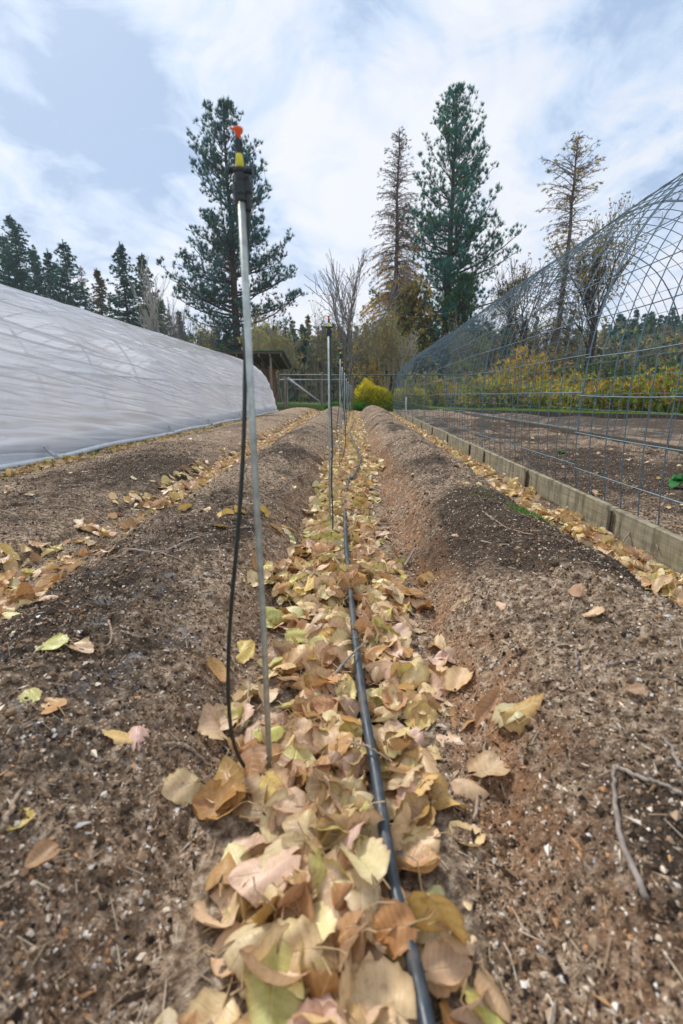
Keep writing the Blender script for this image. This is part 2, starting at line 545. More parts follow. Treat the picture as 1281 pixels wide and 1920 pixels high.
def sticks(g, p0, p1, r0, r1, sides=3, mat=0, col=None):
    """many straight tapered sticks at once"""
    p0, p1 = np.asarray(p0, float).reshape(-1, 3), np.asarray(p1, float).reshape(-1, 3)
    n = len(p0)
    if n == 0:
        return
    r0 = np.broadcast_to(np.asarray(r0, float), (n,))
    r1 = np.broadcast_to(np.asarray(r1, float), (n,))
    d = unit(p1 - p0)
    a = np.where(np.abs(d[:, 2:3]) > 0.9, np.array([[1.0, 0, 0]]), np.array([[0, 0, 1.0]]))
    e1 = unit(np.cross(d, a))
    e2 = np.cross(d, e1)
    ang = np.arange(sides) * 2 * np.pi / sides
    ring = e1[:, None, :] * np.cos(ang)[None, :, None] + e2[:, None, :] * np.sin(ang)[None, :, None]
    v = np.concatenate([p0[:, None] + ring * r0[:, None, None], p1[:, None] + ring * r1[:, None, None]], 1)
    base = np.arange(n)[:, None, None] * 2 * sides
    k = np.arange(sides)
    f = np.stack([k, (k + 1) % sides, (k + 1) % sides + sides, k + sides], 1)[None] + base
    c = None
    if col is not None:
        c = np.repeat(np.broadcast_to(np.asarray(col, float), (n, 3)), 2 * sides, 0)
    g.add(v.reshape(-1, 3), quads=f.reshape(-1, 4), mat=mat, col=c)


def tube(g, pts, r, sides=8, mat=0, col=None, cap=True):
    """one smooth tube along a polyline with shared rings"""
    pts = np.asarray(pts, float)
    n = len(pts)
    r = np.broadcast_to(np.asarray(r, float), (n,))
    d = np.gradient(pts, axis=0)
    d = unit(d)
    e = np.zeros_like(pts)
    a = np.array([1.0, 0, 0]) if abs(d[0][0]) < 0.8 else np.array([0, 1.0, 0])
    for i in range(n):
        a = a - d[i] * np.dot(a, d[i])
        a = a / np.linalg.norm(a)
        e[i] = a
    e2 = np.cross(d, e)
    ang = np.arange(sides) * 2 * np.pi / sides
    v = pts[:, None] + (e[:, None] * np.cos(ang)[None, :, None] + e2[:, None] * np.sin(ang)[None, :, None]) * r[:, None, None]
    v = v.reshape(-1, 3)
    k = np.arange(sides)
    f = (np.stack([k, (k + 1) % sides, (k + 1) % sides + sides, k + sides], 1)[None] + (np.arange(n - 1) * sides)[:, None, None]).reshape(-1, 4)
    tr = None
    if cap:
        v = np.concatenate([v, pts[:1], pts[-1:]])
        a0, a1 = n * sides, n * sides + 1
        tr = [[a0, (i + 1) % sides, i] for i in range(sides)] + [[a1, (n - 1) * sides + i, (n - 1) * sides + (i + 1) % sides] for i in range(sides)]
    g.add(v, quads=f, tris=tr, mat=mat, col=col)


def spline(P, n=40):
    """Catmull-Rom through the points"""
    P = np.asarray(P, float)
    Q = np.concatenate([[2 * P[0] - P[1]], P, [2 * P[-1] - P[-2]]])
    out = []
    m = len(P) - 1
    for i in range(m):
        k = max(2, n // m)
        t = np.linspace(0, 1, k, endpoint=False)[:, None]
        a, b, c, d = Q[i], Q[i + 1], Q[i + 2], Q[i + 3]
        out.append(0.5 * (2 * b + (c - a) * t + (2 * a - 5 * b + 4 * c - d) * t ** 2 + (3 * b - 3 * c + d - a) * t ** 3))
    out.append(P[-1:])
    return np.concatenate(out)


def box(g, x0, x1, y0, y1, z0, z1, mat=0, bev=0.0):
    x0, x1 = sorted((x0, x1)); y0, y1 = sorted((y0, y1)); z0, z1 = sorted((z0, z1))
    b = bev
    if b <= 0:
        v = [(x, y, z) for z in (z0, z1) for y in (y0, y1) for x in (x0, x1)]
        g.add(v, quads=[(0, 2, 3, 1), (4, 5, 7, 6), (0, 1, 5, 4), (2, 6, 7, 3), (0, 4, 6, 2), (1, 3, 7, 5)], mat=mat)
        return
    # bevelled: three stacked rings
    def ring(i, z):
        return [(x0 + i, y0 + b, z), (x0 + b, y0 + i, z), (x1 - b, y0 + i, z), (x1 - i, y0 + b, z), (x1 - i, y1 - b, z), (x1 - b, y1 - i, z), (x0 + b, y1 - i, z), (x0 + i, y1 - b, z)]
    v = ring(b, z0) + ring(0, z0 + b) + ring(0, z1 - b) + ring(b, z1)
    q = [(r * 8 + i, r * 8 + (i + 1) % 8, (r + 1) * 8 + (i + 1) % 8, (r + 1) * 8 + i) for r in range(3) for i in range(8)]
    q += [(0, 7, 6, 1), (1, 6, 5, 2), (2, 5, 4, 3), (24, 25, 30, 31), (25, 26, 29, 30), (26, 27, 28, 29)]
    g.add(v, quads=q, mat=mat)


def blades(g, p, d, length, width, n, spread, col, cvar=0.25, mat=0, droop=0.0):
    """needle or leaf tufts: n narrow triangles fanning about direction d at each point p"""
    p, d = np.asarray(p, float).reshape(-1, 3), unit(np.asarray(d, float).reshape(-1, 3))
    m = len(p)
    if m == 0:
        return
    dd = np.repeat(d, n, 0) + rng.normal(0, spread, (m * n, 3))
    dd = unit(dd)
    dd[:, 2] -= droop
    L = np.broadcast_to(np.asarray(length, float), (m,)).repeat(n) * rng.uniform(0.6, 1.15, m * n)
    side = unit(np.cross(dd, rng.normal(0, 1, (m * n, 3))))
    b = np.repeat(p, n, 0)
    W = width * rng.uniform(0.7, 1.2, m * n)[:, None]
    v = np.stack([b - side * W * 0.5 + dd * L[:, None] * .25, b + dd * L[:, None], b + side * W * 0.5 + dd * L[:, None] * .25, b], 1).reshape(-1, 3)
    q = np.arange(m * n * 4).reshape(-1, 4)
    col = np.broadcast_to(np.asarray(col, float), (m, 3))
    c = col * rng.uniform(1 - cvar, 1 + cvar, (m, 1))
    g.add(v, quads=q, col=np.repeat(c, n * 4, 0), mat=mat)


# value noise for shapes
_tab = np.random.default_rng(3).random((256, 256))


def vnoise(x, y):
    x, y = np.asarray(x, float), np.asarray(y, float)
    xi, yi = np.floor(x).astype(int), np.floor(y).astype(int)
    fx, fy = x - xi, y - yi
    fx, fy = fx * fx * (3 - 2 * fx), fy * fy * (3 - 2 * fy)
    a, b = _tab[xi & 255, yi & 255], _tab[(xi + 1) & 255, yi & 255]
    c, d = _tab[xi & 255, (yi + 1) & 255], _tab[(xi + 1) & 255, (yi + 1) & 255]
    return (a * (1 - fx) + b * fx) * (1 - fy) + (c * (1 - fx) + d * fx) * fy - 0.5


def fbm(x, y, o=4):
    s, a = 0, 1
    for i in range(o):
        s = s + a * vnoise(x * 2 ** i + 17.3 * i, y * 2 ** i + 9.1 * i)
        a *= 0.5
    return s


# ---------------------------------------------------------------- ground
def board_x(y):
    return 1.255 + 0.017 * np.asarray(y, float)


FAR_END = 20.3


def sstep(a, b, x):
    t = np.clip((x - a) / (b - a), 0, 1)
    return t * t * (3 - 2 * t)


def ridge(t, p=0.88):
    return np.clip(1 - t * t, 0, 1) ** p


def height(x, y, fine=True):
    x, y = np.asarray(x, float), np.asarray(y, float)
    wx = x + 0.05 * fbm(x * 2.1, y * 1.3) + 0.035 * fbm(x * 6 + 5, y * 5)
    # centre furrow lies at -0.03, the left one at -1.22 drifting left
    lf = -1.20 - 0.012 * y
    c1, w1 = (lf + 0.15 - 0.28) / 2, (-0.28 - (lf + 0.15)) / 2
    b1 = ridge((wx - c1) / w1)
    b2 = ridge((wx - 0.595 - 0.008 * y) / (0.345 + 0.006 * y))
    c0 = (lf - 0.15 - 2.72) / 2
    w0 = (lf - 0.15 + 2.72) / 2
    b0 = ridge((wx - c0) / w0, 0.55)
    h = 0.195 * b1 + 0.235 * b2 + 0.135 * b0
    h = h * (1 + 0.25 * fbm(x * 1.2 + 3, y * 0.9)) * (0.9 + 0.02 * np.clip(y, 0, 12))
    # mound where the far left bed ends
    h = h + 0.09 * np.exp(-((x + 1.9) / 0.5) ** 2 - ((y - 16) / 3.0) ** 2)
    end = 1 - sstep(FAR_END - 0.9, FAR_END, y + 0.3 * fbm(x * 3, y * 0.5 + 7))
    h = h * end
    inside = sstep(0, 0.012, x - board_x(y) - 0.004) * (1 - sstep(3.45, 3.5, x)) * (1 - sstep(19.2, 19.4, y))
    h = h * (1 - sstep(-0.05, 0.0, x - board_x(y)))
    h = h + inside * (0.095 + 0.05 * fbm(x * 2 + 11, y * 1.7) + 0.03 * fbm(x * 7, y * 7))
    rows = sstep(3.6, 3.9, x) * (1 - sstep(19, 20, y)) * (1 - sstep(24.8, 25.6, x * 1.2 + y))
    h = h + rows * (0.04 * np.sin(x * 4.6 + 0.4 * fbm(y * .5, x * 0 + 3)) + 0.05 * fbm(x * 2.2, y * 1.4))
    near = (1 - sstep(4, 5, np.abs(x))) * (1 - sstep(20, 23, y))
    if fine:
        soft = 0.45 + 0.55 * np.clip(h / 0.1, 0, 1)
        h = h + near * soft * (0.026 * fbm(x * 8, y * 8, 3) + 0.017 * fbm(x * 33 + 2, y * 33, 3))
    h = h + 0.05 * (1 - near) * fbm(x * 0.4, y * 0.4)
    # land rises a little far away
    h = h + 5.0 * sstep(70, 170, y) + 4.0 * sstep(40, 150, x) * sstep(40, 90, y)
    return h


def axis(core0, core1, step, lim0, lim1, gr=1.12):
    a = list(np.arange(core0, core1, step))
    s, x = step, a[-1]
    while x < lim1:
        s *= gr
        x += s
        a.append(x)
    s, x = step, a[0]
    pre = []
    while x > lim0:
        s *= gr
        x -= s
        pre.append(x)
    return np.array(pre[::-1] + a)


xs = axis(-1.9, 1.5, 0.0065, -420, 420, 1.035)
ys = [0.12]
while ys[-1] < 22:
    ys.append(ys[-1] + max(0.0055, 0.0055 * ys[-1]))
s_ = ys[-1] - ys[-2]
while ys[-1] < 900:
    s_ *= 1.12
    ys.append(ys[-1] + s_)
pre = []
yv, s_ = 0.12, 0.006
while yv > -60:
    s_ *= 1.15
    yv -= s_
    pre.append(yv)
ys = np.array(pre[::-1] + ys)
XX, YY = np.meshgrid(xs, ys)
ZZ = height(XX, YY)
nx, ny = len(xs), len(ys)
idx = np.arange(nx * ny).reshape(ny, nx)
qd = np.stack([idx[:-1, :-1], idx[:-1, 1:], idx[1:, 1:], idx[1:, :-1]], -1).reshape(-1, 4)
g = G()
g.add(np.stack([XX, YY, ZZ], -1).reshape(-1, 3), quads=qd)
ground = g.build('ground', M['soil'], smooth=True)
tag(ground, kind='structure')

# crumbs, chips and grit lying on the soil
def crumbs():
    g = G()
    n = 150000
    # dense close to the viewer and thinning out
    y = 0.15 + 5.5 * rng.random(n) ** 2.2
    half = 0.35 + y * 0.85
    x = rng.uniform(-1, 1, n) * half
    x = np.where(x < -2.6, -2.6 + rng.random(n), x)
    x = np.clip(x, -2.65, 3.3)
    ok = (np.abs(x + 0.03) > 0.2) & ~((x > 0.98) & (x < board_x(y) + 0.03))
    x, y = x[ok], y[ok]
    n = len(x)
    r = rng.gamma(1.6, 0.0007, n) + 0.0008 + 0.0004 * y
    r = np.clip(r, 0, 0.0065)
    z = height(x, y) + r * 0.3
    oc = np.array([[1, 0, 0], [-1, 0, 0], [0, 1, 0], [0, -1, 0], [0, 0, 1], [0, 0, -1]], float)
    sc = rng.uniform(0.5, 1.5, (n, 1, 3)) * r[:, None, None]
    long = rng.random(n) < 0.18
    sc[long, :, 0] *= 2.6
    sc[long, :, 1:] *= 0.6
    v = oc[None] * sc
    v = v + rng.normal(0, 0.18, v.shape) * r[:, None, None]
    a = rng.uniform(0, 6.28, n)
    ca, sa = np.cos(a)[:, None], np.sin(a)[:, None]
    v = np.stack([v[..., 0] * ca - v[..., 1] * sa, v[..., 0] * sa + v[..., 1] * ca, v[..., 2]], -1)
    v = v + np.stack([x, y, z], 1)[:, None]
    f = np.array([[0, 2, 4], [2, 1, 4], [1, 3, 4], [3, 0, 4], [2, 0, 5], [1, 2, 5], [3, 1, 5], [0, 3, 5]])
    tr = (f[None] + (np.arange(n) * 6)[:, None, None]).reshape(-1, 3)
    pal = np.array([[.22, .145, .09], [.40, .29, .20], [.07, .05, .035], [.66, .56, .45], [.035, .025, .02], [.46, .26, .13], [.74, .70, .64]])
    c = pal[rng.choice(7, n, p=[.24, .22, .22, .12, .10, .06, .04])]
    g.add(v.reshape(-1, 3), tris=tr, col=np.repeat(c, 6, 0))
    o = g.build('soil_crumbs', M['crumb'], attrs=True)
    tag(o, 'coarse crumbs and pale grit scattered over the soil beds', 'grit', kind='stuff')


crumbs()


def clods():
    g = G()
    n = 6500
    y = 0.2 + 9 * rng.random(n) ** 1.7
    x = np.clip(rng.uniform(-1, 1, n) * (0.4 + y * 0.85), -2.65, 3.3)
    ok = (np.abs(x + 0.03) > 0.22) & ~((x > 0.96) & (x < board_x(y) + 0.05)) & (vnoise(x * 2.3 + 9, y * 1.8) > -0.12)
    x, y = x[ok], y[ok]
    n = len(x)
    r = np.clip(rng.gamma(1.3, 0.0020, n) + 0.0015, 0, 0.009)
    u = np.linspace(0, np.pi, 5)[1:-1]
    a = np.arange(6) * np.pi / 3
    sp = np.concatenate([[[0, 0, 1]], np.stack([np.sin(u)[:, None] * np.cos(a), np.sin(u)[:, None] * np.sin(a), np.cos(u)[:, None] + 0 * a], -1).reshape(-1, 3), [[0, 0, -1]]])
    f = [[0, 1 + i, 1 + (i + 1) % 6] for i in range(6)] + [[19, 13 + (i + 1) % 6, 13 + i] for i in range(6)]
    q = [[1 + k * 6 + i, 7 + k * 6 + i, 7 + k * 6 + (i + 1) % 6, 1 + k * 6 + (i + 1) % 6] for k in range(2) for i in range(6)]
    v = sp[None] * (1 + rng.normal(0, .16, (n, 20, 1))) * rng.uniform(.6, 1.3, (n, 1, 3)) * r[:, None, None]
    v = v + np.stack([x, y, height(x, y) + r * .15], 1)[:, None]
    o = (np.arange(n) * 20)[:, None, None]
    pal = np.array([[.13, .085, .055], [.24, .16, .10], [.06, .042, .03], [.34, .24, .16]])
    g.add(v.reshape(-1, 3), quads=(np.array(q)[None] + o).reshape(-1, 4), tris=(np.array(f)[None] + o).reshape(-1, 3), col=np.repeat(pal[rng.choice(4, n, p=[.35, .3, .2, .15])], 20, 0))
    tag(g.build('soil_clods', M['crumb'], attrs=True), 'rounded clods of earth lying on the soil beds', 'clods', kind='stuff')


clods()

# ---------------------------------------------------------------- boards edging the tunnel bed
seams = [-1.2, 0.55, 2.22, 3.42, 4.65, 5.3, 6.7, 8.2, 9.7, 11.4, 13.2, 15.0, 17.0, 19.0]
ords = ['beside the camera, mostly outside the frame', 'the nearest one at the right edge of the photo', 'second from the right edge', 'third from the right edge', 'a short one, fourth from the right edge', 'fifth from the right edge', 'sixth from the right edge', 'seventh from the right edge', 'eighth from the right edge', 'ninth from the right edge', 'tenth from the right edge', 'eleventh from the right edge', 'the farthest one']
root_i = 0
for i in range(len(seams) - 1):
    y0, y1 = seams[i] + 0.004, seams[i + 1] - 0.004
    g = G()
    n = 14
    yy = np.linspace(y0, y1, n)
    off = random.uniform(-0.006, 0.006)
    tz = 0.142 + random.uniform(-0.006, 0.004)
    xo = board_x(yy) - 0.006 + off + 0.004 * np.sin(yy * 2.1 + i)
    th = 0.030
    bt = np.full(n, -0.12)
    b = 0.004
    rings = np.stack([np.stack([xo + th, yy, bt], 1), np.stack([xo, yy, bt], 1), np.stack([xo, yy, tz - b + 0 * yy], 1), np.stack([xo + b, yy, tz + 0 * yy], 1),
                      np.stack([xo + th - b, yy, tz + 0 * yy], 1), np.stack([xo + th, yy, tz - b + 0 * yy], 1)], 1)
    v = rings.reshape(-1, 3)
    k = np.arange(6)
    f = (np.stack([k, (k + 1) % 6, (k + 1) % 6 + 6, k + 6], 1)[None] + (np.arange(n - 1) * 6)[:, None, None]).reshape(-1, 4)
    e = (n - 1) * 6
    f = np.concatenate([f, [[0, 5, 2, 1], [2, 5, 4, 3], [e, e + 1, e + 2, e + 5], [e + 2, e + 3, e + 4, e + 5]]])
    v = v - np.array([float(board_x(y0)), y0, 0])
    g.add(v, quads=f)
    o = g.build('edging_board', M['board'], loc=(float(board_x(y0)), y0, 0))
    tag(o, 'weathered tunnel edging board, ' + ords[i], 'board', 'boards edging the tunnel bed')
# dark stakes nailed over the joints
for j, y in enumerate(seams[2:12]):
    g = G()
    x = float(board_x(y)) - 0.012
    box(g, -0.012, 0.0, -0.013, 0.013, -0.05, 0.128, bev=0.002)
    o = g.build('joint_stake', M['darkboard'], loc=(x - 0.002, y, 0))
    tag(o, 'dark peg over the %s joint between edging boards' % ['nearest', 'second', 'third', 'fourth', 'fifth', 'sixth', 'seventh', 'eighth', 'ninth', 'tenth'][j], 'peg', 'pegs over the board joints')
g = G()
box(g, 3.47, 3.51, 1.0, 19.0, -0.05, 0.15, bev=0.004)
tag(g.build('far_edging_board', M['darkboard']), 'long dark board edging the far side of the mesh tunnel bed', 'board')
for k, (xa, ya, L, rz) in enumerate(((8.6, 14.1, 6.0, 0.88), (5.3, 17.6, 4.0, 0.9))):
    g = G()
    box(g, -0.03, 0.03, -L / 2, L / 2, -0.02, 0.14, bev=0.005)
    o = g.build('timber_edging', M['darkboard'], loc=(xa, ya, 0))
    o.rotation_euler.z = rz
    tag(o, ['dark timber beside the grass, seen through the near part of the mesh', 'dark timber beside the grass, farther back near the bushes'][k], 'timber')

# ---------------------------------------------------------------- wire mesh tunnel
near_prof = np.array([(1.375, 0.03), (1.335, 0.35), (1.325, 0.70), (1.345, 1.02), (1.42, 1.32), (1.56, 1.60), (1.76, 1.84), (2.02, 2.01), (2.36, 2.085)])
full_prof = np.concatenate([near_prof, [(2 * 2.36 - a, b) for a, b in near_prof[-2::-1]]])
pr = spline(np.column_stack([full_prof[:, 0], np.zeros(len(full_prof)), full_prof[:, 1]]), 160)
seg = np.linalg.norm(np.diff(pr, axis=0), axis=1)
arc = np.concatenate([[0], np.cumsum(seg)])
TOT = arc[-1]


def prof_at(s):
    return np.stack([np.interp(s, arc, pr[:, 0]), np.interp(s, arc, pr[:, 2])], -1)


tun = empty('mesh_tunnel', (1.4, -0.4, 0))
tag(tun, 'arched galvanised wire mesh tunnel standing over the boarded bed at the right', 'mesh tunnel')
WR = 0.0030
PW = 1.12
ystart = -0.55
k = 0
nmid = 22
stay_s = np.linspace(0.02, TOT - 0.02, 25)
arch_s = np.linspace(0, TOT, 46)
while ystart + PW < 19.2:
    g = G()
    dx = 0.006 * (k % 2) + random.uniform(-0.012, 0.012) + 0.010 * (ystart)
    dz = random.uniform(-0.015, 0.015)
    sag = random.uniform(-0.02, 0.02)
    P = prof_at(arch_s)
    for j in range(8):
        y = ystart + j * PW / 7 + (0.018 if j == 0 else 0)
        wv = 0.006 * np.sin(arch_s * 5 + j + k)
        bul = sag * np.sin(arch_s / TOT * math.pi) * math.sin(j / 7 * math.pi)
        pts = np.column_stack([P[:, 0] + dx + wv, np.full(len(P), y) + 0.004 * np.sin(arch_s * 7 + j), P[:, 1] + dz + bul])
        tube(g, pts - np.array([1.4, -0.4, 0]), WR * (1.15 if j in (0, 7) else 1.0), 5, cap=False)
    Q = prof_at(stay_s)
    yy = np.linspace(ystart - 0.012, ystart + PW + 0.012, 8)
    for (qx, qz), ss in zip(Q, stay_s):
        bul = sag * math.sin(ss / TOT * math.pi) * np.sin(np.linspace(0, 1, 8) * math.pi)
        # stay wires lie on the outside of the arch wires
        ox = -WR * 1.8 if qx < 2.36 else WR * 1.8
        pts = np.column_stack([np.full(8, qx + dx + ox + 0.006 * math.sin(ss * 5 + k)), yy, qz + dz + bul + (WR if 1.5 < qx < 3.2 else 0)])
        tube(g, pts - np.array([1.4, -0.4, 0]), WR * 0.95, 4, cap=False)
    g.build('wire_panel', M['galv'], tun)
    ystart += PW
    k += 1

# ---------------------------------------------------------------- greenhouse
GX = -3.28
gh = empty('film_greenhouse', (GX, -1.0, 0))
tag(gh, 'long low greenhouse covered in wrinkled translucent white film at the left', 'greenhouse')
half = np.array([(0, 0.02), (-0.04, 0.45), (-0.13, 0.9), (-0.29, 1.30), (-0.56, 1.64), (-0.98, 1.93), (-1.62, 2.19), (-2.35, 2.37), (-3.1, 2.44)])
gprof = np.concatenate([half, [(-6.2 - a, b) for a, b in half[-2::-1]]])
gp = spline(np.column_stack([gprof[:, 0], np.zeros(len(gprof)), gprof[:, 1]]), 190)
gs = np.concatenate([[0], np.cumsum(np.linalg.norm(np.diff(gp, axis=0), axis=1))])
GY0, GY1 = -1.0, 19.6


def gh_pt(s, y, out=0.0):
    px_, pz_ = np.interp(s, gs, gp[:, 0]), np.interp(s, gs, gp[:, 2])
    e = 0.02
    tx = np.interp(s + e, gs, gp[:, 0]) - np.interp(s - e, gs, gp[:, 0])
    tz_ = np.interp(s + e, gs, gp[:, 2]) - np.interp(s - e, gs, gp[:, 2])
    l = np.hypot(tx, tz_) + 1e-9
    # outward normal
    return np.stack([px_ + tz_ / l * out, y, pz_ - tx / l * out], -1)


nu, nv = 620, 150
yy = np.linspace(GY0, GY1, nu)
ss = np.concatenate([np.linspace(0, gs[-1] * 0.55, 115), np.linspace(gs[-1] * 0.55, gs[-1], nv - 115 + 1)[1:]])
SS, YV = np.meshgrid(ss, yy)
hoop = 1.22
ph = (YV - GY0) / hoop
sagf = -0.014 * np.sin((ph % 1) * math.pi) * sstep(0.1, 0.8, SS)
# long pull wrinkles, fanning down towards the far end
w1 = fbm(YV * 0.28, SS * 2.4 + YV * 0.36, 2)
w2 = fbm(YV * 0.4 + 30, SS * 8.0 + YV * 0.9, 1)
ridgy = np.abs(fbm(YV * 0.22 + 9, SS * 2.7 + YV * 0.42, 2))
amp = (0.30 + 0.70 * np.exp(-((SS - 1.0) / 1.1) ** 2)) * np.clip(0.95 + 1.7 * fbm(YV * 0.55 + 3, SS * 1.6 + YV * .25, 2), 0.15, 1.9)
disp = sagf + amp * (0.055 * w1 + 0.004 * w2 - 0.09 * np.minimum(ridgy, 0.30))
# taut creases near the far corner
cr = np.exp(-((GY1 - YV) / 1.5) ** 2)
disp = disp + cr * 0.03 * np.abs(np.sin((SS * 1.1 + (GY1 - YV) * 1.4) * 9))
pts = gh_pt(SS, YV, disp)
# the far corner tucks inward slightly
tuck = sstep(GY1 - 1.6, GY1, YV)
pts[..., 0] -= 0.22 * tuck * np.exp(-SS / 1.5) * (SS / 2.0)
idx = np.arange(nu * nv).reshape(nu, nv)
qd = np.stack([idx[:-1, :-1], idx[:-1, 1:], idx[1:, 1:], idx[1:, :-1]], -1).reshape(-1, 4)
g = G()
g.add(pts.reshape(-1, 3) - np.array([0, -1.0, 0]), quads=qd, uv=np.stack([YV, SS], -1).reshape(-1, 2))
g.build('film_cover', M['film'], gh, smooth=True, uvs=True)
# end films
for nm, ye in (('end_film', GY1), ('end_film', GY0)):
    g = G()
    edge = pts[-1] if ye == GY1 else pts[0]
    rows = []
    for f_ in np.linspace(1, 0.0, 9):
        r_ = edge.copy()
        cx_ = -3.1
        r_[:, 0] = cx_ + (edge[:, 0] - cx_) * f_
        r_[:, 2] = 0.03 + (edge[:, 2] - 0.03) * f_
        r_[:, 1] = ye + (1 - f_) * 0.02
        rows.append(r_)
    A = np.stack(rows) - np.array([0, -1.0, 0])
    n0, n1 = A.shape[:2]
    ii = np.arange(n0 * n1).reshape(n0, n1)
    q_ = np.stack([ii[:-1, :-1], ii[:-1, 1:], ii[1:, 1:], ii[1:, :-1]], -1).reshape(-1, 4)
    g.add(A.reshape(-1, 3), quads=q_, uv=A.reshape(-1, 3)[:, [0, 2]])
    g.build('end_film', M['film'], gh, smooth=True, uvs=True)
yh = GY0 + 0.02
while yh < GY1:
    g = G()
    s_ = np.linspace(0, gs[-1], 60)
    tube(g, gh_pt(s_, np.full(60, yh), -0.07) - np.array([0, -1.0, 0]), 0.013, 7)
    g.build('hoop', M['pipe'], gh, smooth=True)
    yh += hoop
g = G()
ty = np.linspace(GY0, GY1, 120)
tube(g, np.column_stack([0.045 + 0.012 * np.sin(ty * 1.7) + 0.01 * np.sin(ty * 4.1), ty + 1.0, 0.032 + 0.010 * np.sin(ty * 2.3)]), 0.034, 10)
g.build('rolled_film_edge', M['pipe'], gh, smooth=True)
g = G()
box(g, -0.10, -0.06, 0.1, GY1 + 0.9, -0.05, 0.24)
g.build('base_board', M['rockplastic'], gh)
for (xx, zz_) in ((-0.16, 0.95), (-6.04, 0.95), (-3.1, 2.33)):
    g = G()
    tube(g, [(xx - 0.05, 0.1, zz_), (xx - 0.05, 10, zz_), (xx - 0.05, GY1 + 0.9, zz_)], 0.014, 6)
    g.build('purlin', M['pipe'], gh)
for yb in (4.75, 8.05, 10.3, 13.1):
    g = G()
    a = np.array([(0.01, yb + 1, 0.15), (0.035, yb + 1.01, 0.10), (0.075, yb + 1.02, 0.055), (0.085, yb + 1.03, 0.02)])
    v = np.concatenate([a + [0, -0.035, 0], a + [0, 0.035, 0], a + [0.012, -0.035, 0.008], a + [0.012, 0.035, 0.008]])
    q_ = []
    for i in range(3):
        q_ += [(i, i + 1, i + 5, i + 4), (8 + i, 12 + i, 13 + i, 9 + i), (i, 8 + i, 9 + i, i + 1), (4 + i, 5 + i, 13 + i, 12 + i)]
    q_ += [(0, 4, 12, 8), (3, 11, 15, 7)]
    g.add(v, quads=q_)
    g.build('base_clip', M['bracesteel'], gh)

# ---------------------------------------------------------------- sprinkler stakes
def make_stake(root, lean, H, tube_pts, seed, up=True):
    """rod, clamp holder, yellow body, orange rotor and drop tube, all in the root's own space"""
    rn = random.Random(seed)
    lx, ly = lean
    top = np.array([lx, ly, H])
    ax = unit(top - np.array([0, 0, -0.1]))

    def on(h):
        return np.array([lx * h / H, ly * h / H, h])
    g = G()
    tube(g, np.array([on(-0.12), on(H * 0.3) + [0.002, 0, 0], on(H * 0.6), on(H - 0.0544)]), 0.0052, 12)
    g.build('rod', M['rod'], root, smooth=True)
    # clamp holder: split collar, flange ears and a socket for the drop tube
    g = G()
    hs = [H - 0.0864, H - 0.0845, H - 0.0781, H - 0.0768, H - 0.0614, H - 0.0602, H - 0.0525, H - 0.0512, H - 0.0474, H - 0.0461]
    rs = [0.0056, 0.0068, 0.0068, 0.0075, 0.0075, 0.0079, 0.0079, 0.0095, 0.0095, 0.0036]
    pt = np.array([on(h) for h in hs])
    tube(g, pt, rs, 14)
    side = np.array([0.0082, 0.004, 0])
    for h0, h1, r_ in ((H - 0.0960, H - 0.0544, 0.0048), (H - 0.0755, H - 0.0589, 0.0066)):
        tube(g, np.array([on(h0) + side, on(h0 + 0.002) + side, on(h1 - 0.002) + side, on(h1) + side]), [r_ * 0.7, r_, r_, r_ * 0.7], 10)
    tube(g, np.array([on(H - 0.0493) + [-0.0155, 0, 0.002], on(H - 0.0493) + [0.017, 0, 0]]), 0.0042, 8)
    tube(g, np.array([on(H - 0.0896) - side * 0.7, on(H - 0.0640) - side * 0.7]), 0.0036, 8)
    g.build('clamp_holder', M['plastic'], root, smooth=False)
    g = G()
    hs = [H - 0.0474, H - 0.0448, H - 0.0410, H - 0.0358, H - 0.0320, H - 0.0294]
    rs = [0.0040, 0.0052, 0.0055, 0.0050, 0.0042, 0.0032]
    tube(g, np.array([on(h) for h in hs]), rs, 12)
    nb = g.build('nozzle_body', M['yellow'], root, smooth=True)
    g = G()
    hs = [H - 0.0301, H - 0.0282, H - 0.0192, H - 0.0141, H - 0.0128]
    rs = [0.0034, 0.0040, 0.0036, 0.0030, 0.0025]
    tube(g, np.array([on(h) for h in hs]), rs, 10)
    # the cage's thin uprights
    for a in (0, 2.1, 4.2):
        o_ = np.array([math.cos(a) * 0.0045, math.sin(a) * 0.0045, 0])
        tube(g, np.array([on(H - 0.0294) + o_ * .8, on(H - 0.0115) + o_]), 0.0011, 5)
    g.build('bridge', M['plastic'], nb, smooth=False)
    g = G()
    hs = [H - 0.0154, H - 0.0115, H - 0.0064, H - 0.0026, H - 0.0013, H]
    rs = [0.0016, 0.0028, 0.0045, 0.0060, 0.0060, 0.0035]
    tube(g, np.array([on(h) for h in hs]), rs, 12)
    tube(g, np.array([on(H - 0.0019) + [-0.010, 0, 0.001], on(H - 0.0026) + [0.006, 0.002, 0]]), [0.0014, 0.0026], 8)
    g.build('rotor', M['orange'], nb, smooth=True)
    g = G()
    sp = spline(np.array([on(H - 0.0928) + side] + [np.array(p) for p in tube_pts]), 90)
    tube(g, sp, 0.0034, 9)
    g.build('drop_tube', M['tube'], root, smooth=True)


def loc_of(pts, base):
    return [np.array(p) - np.array(base) for p in pts]


